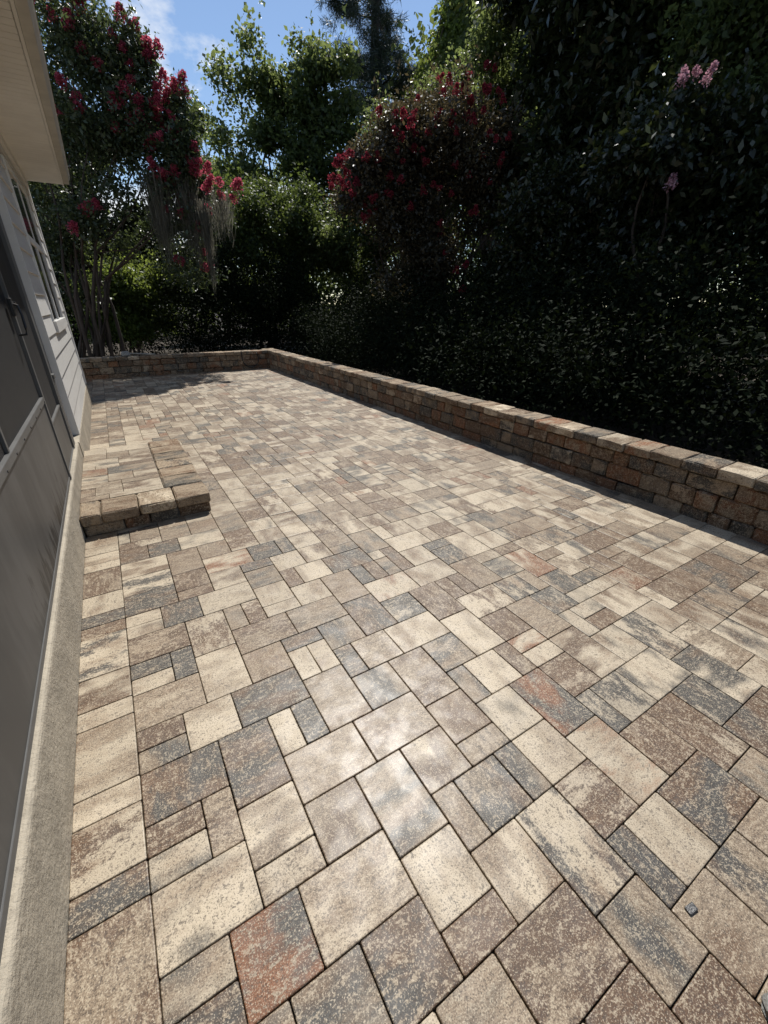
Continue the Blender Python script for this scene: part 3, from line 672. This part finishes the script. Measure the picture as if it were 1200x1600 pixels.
# blossom clusters: three shapes shared by all panicles
def panicle(mat, n=210, L=.30, R0=.085):
    t = rng.random(n)**.8; th = rng.random(n)*6.283; rad = R0*(1.05-t*.75)*(.35+.65*rng.random(n)**.5)*(1+.35*np.sin(t*19+th))
    c = np.stack([np.cos(th)*rad, np.sin(th)*rad, t*L], 1); d = unit(rng.normal(size=(n, 3)) + np.stack([np.cos(th), np.sin(th), .3+0*t], 1)*.8); nr = unit(rng.normal(size=(n, 3))); s = unit(np.cross(d, nr)); w = rng.uniform(.018, .034, n)[:, None]
    V = np.empty((n, 4, 3)); V[:, 0] = c; V[:, 1] = c+d*w*.8+s*w*.75+nr*w*.3; V[:, 2] = c+d*w*1.5; V[:, 3] = c+d*w*.8-s*w*.75-nr*w*.3
    return quad_mesh('blossom_panicle', V, mat, np.clip(rng.normal(.5, .3, n), 0, 1))
RED = [panicle(M_RED, n, L, r) for n, L, r in ((330, .27, .13), (270, .22, .12), (380, .33, .13))]
DULL = [panicle(M_DULLRED, n, L, r) for n, L, r in ((260, .26, .105), (220, .21, .10))]
PINK = [panicle(M_PINK, n, L, r) for n, L, r in ((200, .30, .085), (160, .24, .08))]
def blossoms(root, meshes, pts, s0=1.0):
    b = root.location
    for p in pts:
        o = link('blossom_panicle', meshes[rng.integers(len(meshes))], root, loc=(p[0]-b.x, p[1]-b.y, p[2]-b.z))
        o.rotation_euler = (float(rng.normal(0, .5)), float(rng.normal(0, .5)), float(rng.random()*6)); s = s0*float(rng.uniform(.75, 1.25)); o.scale = (s, s, s*float(rng.uniform(.85, 1.15)))

# --- crape myrtle behind the far wall, hung with moss
f1 = [(.8, 13.0, 6.5), (.9, 13.0, 6.1), (.75, 12.95, 6.35), (1.5, 12.9, 6.4), (1.7, 12.9, 6.7), (1.6, 12.9, 6.2), (2.1, 12.9, 6.4), (2.05, 12.9, 6.2), (.6, 12.9, 5.1), (.65, 12.9, 5.25), (1.5, 12.8, 5.5), (1.65, 12.8, 5.35), (1.75, 12.8, 5.2), (1.4, 12.9, 5.3), (2.3, 12.9, 5.8), (2.5, 12.9, 5.7), (2.6, 12.9, 5.85), (2.2, 12.9, 5.6), (1.8, 12.8, 4.7), (1.85, 12.8, 4.2), (1.95, 12.8, 4.1), (2.4, 12.8, 5.2), (2.35, 12.8, 5.0), (2.5, 12.85, 5.05), (2.7, 12.8, 4.75), (2.6, 12.8, 4.55), (2.9, 12.8, 4.35), (3.0, 12.8, 4.2), (2.75, 12.8, 4.3), (2.8, 12.8, 4.0), (3.25, 12.8, 3.9), (3.5, 12.7, 3.9), (.2, 12.9, 3.4), (.3, 12.9, 3.4), (2.5, 12.9, 3.2), (2.2, 12.9, 3.5), (2.0, 12.9, 2.5), (2.5, 12.9, 2.4), (1.2, 12.9, 5.9), (.4, 13.0, 6.8), (1.1, 13.0, 6.9), (1.5, 12.9, 5.0), (2.0, 12.9, 5.4), (2.3, 12.85, 4.8), (2.4, 13.0, 3.7), (2.7, 12.9, 3.6)]
CM1b = [(.7, 14.0, 6.3, 1.2, 1.2, 1.3), (1.6, 13.8, 6.0, .8, .9, .75), (.5, 14.0, 5.0, 1.2, 1.2, 1.0), (1.7, 13.7, 5.0, .9, 1.0, .8), (2.5, 13.6, 4.6, .65, .9, .55),
        (2.3, 13.7, 5.5, .45, .7, .5), (1.4, 13.8, 4.0, 1.2, 1.0, .8), (1.3, 13.8, 3.2, .6, .6, .5), (2.9, 13.5, 4.0, .45, .7, .4), (-.4, 14.1, 3.9, .9, .9, 1.2), (2.3, 13.6, 3.1, .5, .6, .6), (-.9, 14.2, 5.6, 1.2, 1.2, 1.5), (-.2, 14.0, 2.7, .8, .6, .9), (.6, 14.0, 3.0, .7, .6, .6), (-.5, 14.1, 1.5, .6, .5, .8)]
cm1, sb = tree('crape_myrtle', 'crimson flowering crape myrtle with many thin stems and hanging moss beyond the far wall', (-.25, 13.9, -.06), CM1b, 2500, 15, .075, .036, M_LEAF_CM, M_BARK_CM, .05, 17, 70, (.2, .42), .17, .2, spreadb=.40, cat='tree', dens=1.7, extra=[(p[0], p[1]+.28, p[2]-.12, .27, .3, .24) for p in f1])
blossoms(cm1, RED, f1 + [tuple(np.array(p)+rng.normal(size=3)*(.24, .1, .22)) for p in f1], .8)
def moss(x, y_, z, w, L, n, label):
    V = []
    for k in range(n):
        bx, by = x+rng.normal()*w, y_+rng.normal()*w*.7; l = L*rng.uniform(.35, 1.0)*(1-.25*abs(rng.normal())); m = 7; ph = rng.random(2)*6; wd = rng.uniform(.0035, .0075); ang = rng.random()*3.14; zo = rng.uniform(-.4, .15)
        pts = [(bx+.03*math.sin(ph[0]+i*1.3)*i/m - (bx-x)*.5*i/m, by+.03*math.sin(ph[1]+i*1.1)*i/m - (by-y_)*.5*i/m, z+zo-l*i/(m-1)) for i in range(m)]
        c_, s_ = math.cos(ang), math.sin(ang)
        for i in range(m-1):
            w0, w1 = wd*(1-.7*i/m), wd*(1-.7*(i+1)/m); a, b = pts[i], pts[i+1]
            V.append([(a[0]-c_*w0, a[1]-s_*w0, a[2]), (a[0]+c_*w0, a[1]+s_*w0, a[2]), (b[0]+c_*w1, b[1]+s_*w1, b[2]), (b[0]-c_*w1, b[1]-s_*w1, b[2])])
    V = np.array(V) - np.array([x, y_, z])
    link('hanging_moss', quad_mesh('hanging_moss', V, M_MOSS, np.clip(rng.normal(.45, .3, len(V)), 0, 1)), label=label, cat='hanging moss', group='moss hanging from the crape myrtle', loc=(x, y_, z))
for a in [(1.75, 12.9, 4.2, .17, 1.75, 420, 'wide grey moss curtain hanging below the middle of the crape myrtle crown'),
          (2.35, 12.9, 4.15, .15, 1.45, 340, 'grey moss curtain hanging right of the widest one under red blossoms'),
          (3.15, 12.8, 3.95, .18, .8, 300, 'short pale moss fringe at the outermost tip of the crape myrtle'),
          (2.72, 12.8, 3.75, .08, 1.8, 320, 'longest narrow moss tail hanging near the outer end of the crape myrtle'),
          (2.45, 12.85, 3.5, .07, .95, 120, 'thin wispy moss tail just beside the longest tail'),
          ]: moss(*a)

# --- second crape myrtle behind the long wall
CM2b = [(6.0, 11.2, 4.4, .8, .8, .65), (6.9, 10.8, 5.0, .9, .9, .7), (7.8, 10.2, 5.3, 1.0, 1.0, .8), (8.7, 9.6, 5.0, .8, .9, .8), (7.6, 10.4, 4.1, 1.3, 1.2, .9), (8.9, 9.5, 4.0, .8, .9, .9), (6.6, 11.0, 3.6, .9, .9, .7), (7.8, 10.3, 2.8, 1.4, 1.1, .9)]
cm2, sb = tree('crape_myrtle', 'deep red flowering crape myrtle behind the long wall, dark crown', (7.9, 10.6, -.06), CM2b, 2600, 15, .07, .034, M_LEAF_RUSSET, M_BARK_CM, .08, 10, 80, (.2, .4), .17, .2, spreadb=.4, dens=1.7)
f2 = [(5.4, 10.7, 4.5), (5.55, 10.7, 4.55), (5.7, 10.7, 4.6), (5.2, 10.8, 4.0), (5.35, 10.7, 4.1), (5.5, 10.7, 4.0), (5.75, 10.6, 4.05), (5.9, 10.5, 4.5), (6.1, 10.3, 5.3), (6.5, 10.1, 5.0), (6.55, 10.0, 4.85), (6.6, 10.0, 4.5), (6.5, 10.1, 4.65), (6.8, 9.9, 5.2), (6.85, 9.9, 5.0), (7.2, 9.6, 5.3), (7.25, 9.6, 5.15), (7.4, 9.5, 5.75), (7.5, 9.4, 5.6), (7.7, 9.3, 5.65), (7.8, 9.2, 5.5), (8.0, 9.0, 5.65), (8.2, 8.8, 5.6), (8.25, 8.7, 5.4), (8.0, 9.0, 5.3), (7.8, 9.1, 5.1), (7.5, 9.4, 5.2), (6.3, 10.2, 3.9), (5.9, 10.4, 3.4), (6.0, 10.4, 3.5), (7.5, 9.4, 2.7), (7.7, 9.2, 2.3), (8.4, 8.6, 4.8), (8.35, 8.7, 4.4), (6.8, 9.9, 3.6), (7.3, 9.6, 4.0), (7.6, 9.4, 4.4), (7.9, 9.2, 4.2), (6.4, 10.2, 4.2), (7.0, 9.8, 4.5), (7.9, 9.1, 3.5), (7.4, 9.6, 3.3), (5.6, 10.7, 4.25), (8.1, 8.9, 4.9)]
blossoms(cm2, DULL, f2 + [tuple(np.array(p)+rng.normal(size=3)*(.3, .2, .25)) for p in f2], .66)

# --- pale pink crape myrtle towards the right
CM3b = [(8.3, 5.1, 4.0, .8, .8, .7), (8.9, 4.6, 3.7, .9, .9, .8), (8.9, 5.2, 3.0, 1.0, 1.1, .9), (9.3, 4.0, 3.2, .9, .9, 1.0)]
cm3, sb = tree('crape_myrtle', 'dark crape myrtle with a few pale pink blossoms behind the long wall', (9.2, 4.9, -.06), CM3b, 1300, 12, .10, .042, M_LEAF_MAG, M_BARK_CM, .07, 7, 50, (.2, .4), .17, .2, dens=1.5)
blossoms(cm3, PINK, [(7.45, 4.45, 4.32), (7.55, 4.3, 4.36), (7.62, 4.25, 4.28), (7.6, 4.35, 3.15)], .8)

# --- broadleaved trees farther back
tree('sweetgum_tree', 'tall bright green leafy tree standing against the open sky beyond the far wall', (8.6, 23.2, -.06),
     [(7.0, 23.0, 9.6, .75, .8, 1.5), (6.3, 23.2, 8.6, .7, .8, 1.1), (8.0, 22.8, 9.3, 1.0, 1.1, 1.8), (9.2, 22.5, 9.4, 1.0, 1.1, 1.5), (10.3, 22.0, 9.0, 1.0, 1.1, 1.6), (11.2, 21.6, 8.4, .9, 1.0, 1.4), (8.6, 22.6, 7.4, 2.2, 1.4, 1.4), (7.0, 23.0, 6.6, 1.2, 1.2, 1.2), (10.4, 22.0, 6.6, 1.5, 1.2, 1.4), (8.6, 22.6, 5.0, 2.5, 1.4, 1.4), (11.0, 21.7, 10.0, .8, .9, 1.2), (9.9, 22.1, 10.6, .7, .8, .9), (11.8, 21.3, 7.0, .9, .9, 1.2)], 3400, 12, .14, .085, M_LEAF_MID, M_BARK, .22, 1, 150, (.2, .42), .2, dens=.85, sh=1.5)
tree('slender_tree', 'small pale green tree at the edge of the sky behind the mossy crape myrtle', (5.9, 26.2, -.06),
     [(5.7, 26.0, 9.0, .6, .6, .7), (6.1, 26.0, 8.0, .8, .7, .9), (5.8, 26.0, 6.6, 1.1, .9, 1.2), (6.2, 26.0, 5.0, 1.2, 1.0, 1.2)], 800, 12, .13, .07, M_LEAF_MID, M_BARK, .12, 1, 18, (.4, .6), .18, dens=1.1)
tree('young_tree', 'light yellow green bushy tree just left of the far wall corner', (5.4, 17.4, -.06),
     [(4.6, 17.3, 4.4, .9, .9, .8), (5.7, 17.0, 4.6, 1.0, .9, .8), (6.7, 16.8, 4.3, .9, .9, .8), (5.2, 17.1, 3.4, 1.5, 1.0, 1.0), (6.7, 16.9, 3.2, 1.2, 1.0, 1.0), (4.2, 17.4, 2.8, 1.0, .9, .9), (7.7, 16.3, 3.6, 1.0, .9, 1.0), (3.4, 17.6, 2.0, .9, .8, .8), (6.0, 17.0, 2.0, 1.6, .9, .9), (5.2, 17.2, 5.2, .6, .6, .5)], 2400, 14, .085, .042, M_LEAF_LIME, M_BARK, .1, 5, 70, (.2, .38), .18)
tree('tall_tree', 'tall yellow green tree immediately right of the pine trunk', (15.4, 21.3, -.06),
     [(14.7, 20.7, 9.0, .9, .9, 1.5), (15.3, 20.4, 11.0, .9, 1.1, 1.7), (15.9, 19.9, 12.2, 1.1, 1.2, 1.8), (15.6, 20.2, 10.0, 1.4, 1.3, 1.6), (14.8, 20.7, 7.0, 1.4, 1.3, 1.5), (15.8, 20.0, 7.0, 1.6, 1.3, 1.8), (16.2, 19.8, 14.0, 1.1, 1.2, 1.6)], 2600, 12, .15, .09, M_LEAF_BRIGHT, M_BARK, .22, 1, 110, (.2, .4), .22, dens=.85, sh=1.5)
tree('tall_tree', 'tall green tree rising behind the deep red crape myrtle, near the top edge', (16.6, 17.6, -.06),
     [(15.1, 17.6, 10.2, 1.1, 1.1, 1.8), (16.1, 16.9, 10.2, 1.2, 1.2, 1.8), (15.6, 17.4, 12.2, 1.3, 1.3, 1.5), (16.3, 17.0, 8.0, 1.5, 1.4, 1.6), (15.2, 17.8, 7.4, 1.4, 1.3, 1.6), (17.4, 16.2, 9.4, 1.3, 1.3, 2.0), (17.2, 16.4, 12.0, 1.3, 1.3, 1.5)], 2500, 12, .14, .085, M_LEAF_MID, M_BARK, .22, 1, 110, (.2, .4), .22, dens=.85, sh=1.5)
tree('understory_tree', 'mid green bushy tree between the red crape myrtle and the glossy magnolia', (11.6, 10.6, -.06),
     [(10.8, 10.8, 4.6, .9, .9, .9), (11.6, 10.4, 4.0, 1.1, 1.0, 1.0), (11.4, 10.6, 2.8, 1.4, 1.2, 1.1), (12.2, 10.0, 5.2, 1.1, 1.1, 1.0), (12.6, 9.8, 3.4, 1.2, 1.2, 1.2), (10.8, 12.6, 7.4, 1.4, 1.5, .9), (10.6, 11.2, 7.8, 1.4, 1.4, .9)], 2100, 13, .085, .045, M_LEAF_MID, M_BARK, .1, 4, 26, (.36, .52), .17)  # last high lobes are added to shade the undergrowth below
tree('magnolia_tree', 'big dark magnolia with glossy glinting leaves at the upper right', (10.6, 8.6, -.06),
     [(9.6, 8.9, 6.4, .9, 1.0, 1.2), (10.2, 8.2, 7.2, 1.1, 1.1, 1.2), (10.8, 7.5, 6.6, 1.0, 1.1, 1.3), (10.3, 8.2, 5.4, 1.3, 1.2, 1.1), (10.9, 7.4, 4.8, 1.2, 1.2, 1.2), (10.2, 8.4, 4.0, 1.2, 1.2, 1.0), (11.0, 7.6, 8.4, 1.1, 1.2, 1.0), (11.6, 7.0, 7.6, 1.1, 1.2, 1.3), (9.9, 9.4, 8.4, 1.4, 1.5, .9), (10.6, 8.2, 9.0, 1.5, 1.5, .9)], 3000, 10, .15, .062, M_LEAF_MAG, M_BARK, .18, 1, 80, (.2, .38), .19, .35, dens=1.7)  # topmost lobes at the end added above the view, to keep undergrowth dark
tree('oak_tree', 'green leafy tree filling the top right corner above the pink blossoms', (11.2, 5.6, -.06),
     [(9.9, 6.2, 6.2, .8, .9, .9), (10.6, 5.7, 6.6, 1.0, 1.0, 1.1), (10.9, 5.1, 5.8, 1.1, 1.1, 1.2), (11.3, 4.4, 5.4, 1.1, 1.1, 1.3), (10.8, 5.2, 4.4, 1.2, 1.2, 1.0), (12.0, 3.6, 5.6, 1.2, 1.2, 1.5), (11.6, 3.8, 3.8, 1.2, 1.2, 1.2), (10.0, 6.2, 7.6, 1.3, 1.5, .9), (10.2, 4.6, 7.2, 1.4, 1.5, .9), (10.4, 3.2, 7.0, 1.4, 1.4, .9)], 3300, 13, .095, .05, M_LEAF_MID, M_BARK, .18, 1, 80, (.2, .38), .18)  # closing lobes are overhead canopy added above the view to block sun on undergrowth
tree('holly_tree', 'nearest dark glossy leaved tree at the right edge behind the wall', (10.2, 2.9, -.06),
     [(9.6, 3.2, 3.6, .8, .9, 1.0), (9.9, 2.5, 3.8, .9, 1.0, 1.1), (9.8, 2.9, 2.3, 1.0, 1.2, 1.1), (10.6, 2.0, 3.4, 1.0, 1.1, 1.4)], 1300, 12, .10, .045, M_LEAF_MAG, M_BARK, .1, 4, 50, (.2, .4), .17, dens=1.5)
tree('laurel_tree', 'dark glossy small leaved tree just behind the wall below the magnolia', (9.4, 7.0, -.06),
     [(8.7, 7.5, 3.1, .9, 1.0, 1.0), (9.5, 6.6, 3.3, 1.0, 1.0, 1.0), (9.0, 7.1, 2.0, 1.1, 1.2, 1.0), (9.9, 5.9, 2.4, 1.0, 1.1, 1.1), (8.9, 8.4, 2.2, 1.0, 1.0, 1.0)], 1500, 13, .085, .038, M_LEAF_MAG, M_BARK, .09, 4, 60, (.2, .4), .17, dens=1.5)
tree('back_tree', 'dim tree behind the crape myrtle stems next to the house corner', (-1.2, 19.5, -.06),
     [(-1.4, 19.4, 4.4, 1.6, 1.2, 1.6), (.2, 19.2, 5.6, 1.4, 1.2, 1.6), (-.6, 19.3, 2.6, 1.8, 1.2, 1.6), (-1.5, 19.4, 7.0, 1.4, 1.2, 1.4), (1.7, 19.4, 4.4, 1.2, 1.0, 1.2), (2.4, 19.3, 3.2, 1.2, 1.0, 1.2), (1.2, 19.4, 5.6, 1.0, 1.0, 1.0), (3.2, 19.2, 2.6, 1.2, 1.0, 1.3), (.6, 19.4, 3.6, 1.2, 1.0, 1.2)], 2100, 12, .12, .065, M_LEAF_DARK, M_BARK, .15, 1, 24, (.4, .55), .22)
tree('green_shrub', 'bright green shrub seen under the crape myrtle beside its stems', (.7, 16.4, -.06),
     [(.5, 16.3, 1.2, .7, .6, .8), (1.3, 16.3, 1.7, .8, .6, .7), (.8, 16.3, 2.4, .7, .6, .5), (2.0, 16.2, 2.2, .7, .6, .6)], 1100, 14, .075, .04, M_LEAF_BRIGHT, M_BARK, .05, 5, 18, (.42, .6), .15, cat='shrub')

tree('canopy_tree', 'dark broad tree crown between the magnolia and the tall green tree behind it', (13.6, 12.4, -.06),
     [(12.6, 12.6, 6.6, 1.3, 1.4, 1.3), (13.6, 11.8, 7.6, 1.5, 1.5, 1.5), (14.4, 11.0, 6.6, 1.4, 1.5, 1.4), (13.2, 12.6, 8.8, 1.3, 1.4, 1.2), (14.2, 11.4, 5.0, 1.5, 1.5, 1.2)], 1700, 12, .12, .06, M_LEAF_MID, M_BARK, .2, 1, 60, (.22, .4), .2)
tree('canopy_tree', 'dark tree crown behind the magnolia, cut by the top edge of the picture', (13.4, 7.6, -.06),
     [(12.8, 7.8, 6.4, 1.3, 1.4, 1.4), (13.4, 7.0, 8.0, 1.5, 1.5, 1.5), (14.0, 6.2, 6.6, 1.4, 1.5, 1.4), (13.2, 7.6, 4.6, 1.4, 1.4, 1.2)], 1500, 12, .11, .055, M_LEAF_MID, M_BARK, .2, 1, 50, (.22, .4), .2)
tree('canopy_tree', 'dark tree crown at the right edge behind the holly', (12.8, 1.6, -.06),
     [(11.8, 2.0, 5.0, 1.2, 1.3, 1.3), (12.6, 1.2, 6.2, 1.4, 1.4, 1.4), (12.2, .4, 5.0, 1.3, 1.4, 1.4), (12.8, 1.4, 3.4, 1.4, 1.4, 1.2), (10.4, 1.9, 6.6, 1.3, 1.5, .9)], 1700, 12, .10, .052, M_LEAF_MID, M_BARK, .2, 1, 50, (.22, .4), .2)  # last lobe added overhead, out of view, as a sun block for the undergrowth
tree('canopy_tree', 'leafy crown filling the gap behind the deep red crape myrtle', (10.6, 15.2, -.06),
     [(9.4, 15.6, 5.4, 1.2, 1.2, 1.2), (10.4, 15.2, 6.4, 1.3, 1.3, 1.2), (11.4, 14.6, 6.0, 1.3, 1.3, 1.3), (9.0, 15.8, 3.8, 1.3, 1.2, 1.2), (10.6, 15.0, 4.4, 1.5, 1.3, 1.2)], 1600, 12, .10, .052, M_LEAF_MID, M_BARK, .18, 1, 60, (.22, .4), .19)

# --- pine
PB = (15.6, 26.3, -.06)
pine = link('pine_tree', None, label='tall pine with one straight dark trunk and drooping needles', cat='tree', loc=PB)
tb = MB(); limb(tb, (0, 0, -.1), (.1, -.1, 20), .36, .16, .01, 10, 12)
TU = []
for k in range(52):
    h = rng.uniform(10.6, 19.5); an = rng.random()*6.283; Lb = rng.uniform(1.8, 4.6)*(1.15-(h-10)/16); a = np.array([0, 0, h]); b = a+np.array([math.cos(an)*Lb, math.sin(an)*Lb, rng.uniform(-.5, .5)])
    limb(tb, a, b, .045, .012, .6, 5, 7)
    for j in range(15):
        t = rng.uniform(.4, 1.05); TU.append(a+(b-a)*t+rng.normal(size=3)*np.array([.35, .35, .25]))
link('trunk', tb.mesh('trunk', M_PINEBARK, True), pine)
TU = np.array(TU)+np.array(PB); V, tint = leaf_quads(TU, unit(rng.normal(size=TU.shape)), 95, .11, .30, .020, .5, .3)
V -= np.array(PB); link('crown', quad_mesh('crown', V, M_NEEDLE, tint), pine)

# --- understory and the woods behind: masses nobody could count
def mass(name, label, pts, n, per, L, W, mat, spread=.2):
    C, out = blob_points(pts, n, .35); k = keep_patio_sunny(C); V, tint = leaf_quads(C[k], out[k], per, spread, L, W, .2)
    link(name, quad_mesh(name, V, mat, tint), kind='stuff', label=label)
ub = []
for y_ in np.arange(-.5, 14.6, 1.0):
    ub.append((6.0+rng.uniform(-.2, .2), y_, .6, .8, .8, .9)); ub.append((7.2+rng.uniform(-.3, .3), y_+.4, 1.0, 1.0, .9, 1.3))
    ub.append((8.6+rng.uniform(-.3, .3), y_+.2, 1.2, 1.1, .9, 1.4))
for x_ in np.arange(2.2, 6.6, .9): ub.append((x_, 15.3+rng.uniform(-.2, .3), 1.2, .9, .8, 1.5)); ub.append((x_+.3, 16.2, 1.6, .9, .8, 1.9))
for x_ in np.arange(-2.5, 2.4, .9): ub.append((x_, 18.2, .9, .9, .8, 1.3))
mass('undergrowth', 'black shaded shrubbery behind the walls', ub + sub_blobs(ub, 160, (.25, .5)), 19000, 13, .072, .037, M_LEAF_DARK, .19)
wb = []
for az in np.arange(-14, 100, 4.5):
    for rg in (29, 34):
        a = R(az+rng.uniform(-1.5, 1.5)); wb.append((rg*math.sin(a), rg*math.cos(a), 2.4, 2.2, 2.2, 3.2)); 
        if az > 9: wb.append((rg*math.sin(a), rg*math.cos(a), rng.uniform(5.2, 6.8), 2.0, 2.0, 2.2))
        if az > 33: wb.append((rg*math.sin(a), rg*math.cos(a), rng.uniform(9, 11), 2.2, 2.2, 3.0))
mass('woods', 'distant mass of dark green woods behind the trees', wb, 9500, 12, .30, .19, M_LEAF_MID, .4)
# ---------------------------------------------------------------- small things
M_CHIP = plain_mat('dark slate chip', (0.07, 0.068, 0.066), 0.3, 0.3, 60.0, 0.4, 90.0)
def rock(name, label, cat, loc, L, D, Hh, mat, e=.3, group=None):
    V, Fc = stone_geo(L, D, Hh, rng, e*min(L, D, Hh), .12*min(L, D, Hh))
    o = link(name, poly_mesh(name, V, Fc, mat), None, label, cat, group, loc=loc); o.rotation_euler = (0, 0, float(rng.random()*3)); return o
rock('stone_chip', 'tiny shiny dark chip lying on a tan paver near the bottom right', 'stone chip', (1.094, .032, .004), .034, .020, .007, M_CHIP)
rock('rock', 'pale rough rock at the very bottom right corner of the patio', 'rock', (1.055, -.190, .022), .07, .06, .05, M_GREYROCK)
rock('rock', 'lumpy grey rock on the cap of the far wall', 'rock', (.33, FAR_Y+.16, .517), .22, .17, .10, M_GREYROCK)
pl = link('board', MB().box(-.27, .27, -.05, .05, -.012, .012, .004).mesh('board', M_WOOD), label='small weathered board lying on the far wall beside the grey rock', cat='board', loc=(.70, FAR_Y+.16, .502))
pl.rotation_euler = (0, R(4), R(-5))
hp = [(3.01, FAR_Y-.03, .40)]
hose = MB(); pts = []
for i in range(15):
    t = i/14; a = math.pi*(1+t); pts.append((3.235+.215*math.cos(a)*(1-.0*t), FAR_Y-.035-.01*math.sin(math.pi*t), .27+.21*math.sin(a)))
pts = [(3.03, FAR_Y+.03, .47), (3.012, FAR_Y-.012, .472), (3.012, FAR_Y-.03, .42)] + pts + [(3.44, FAR_Y-.03, .36), (3.40, FAR_Y-.025, .42)]
hose.tube(pts, .013, 8); link('hose', hose.mesh('hose', M_RUBBER, True), label='black hose hanging in a loop over the far wall near the corner', cat='hose')
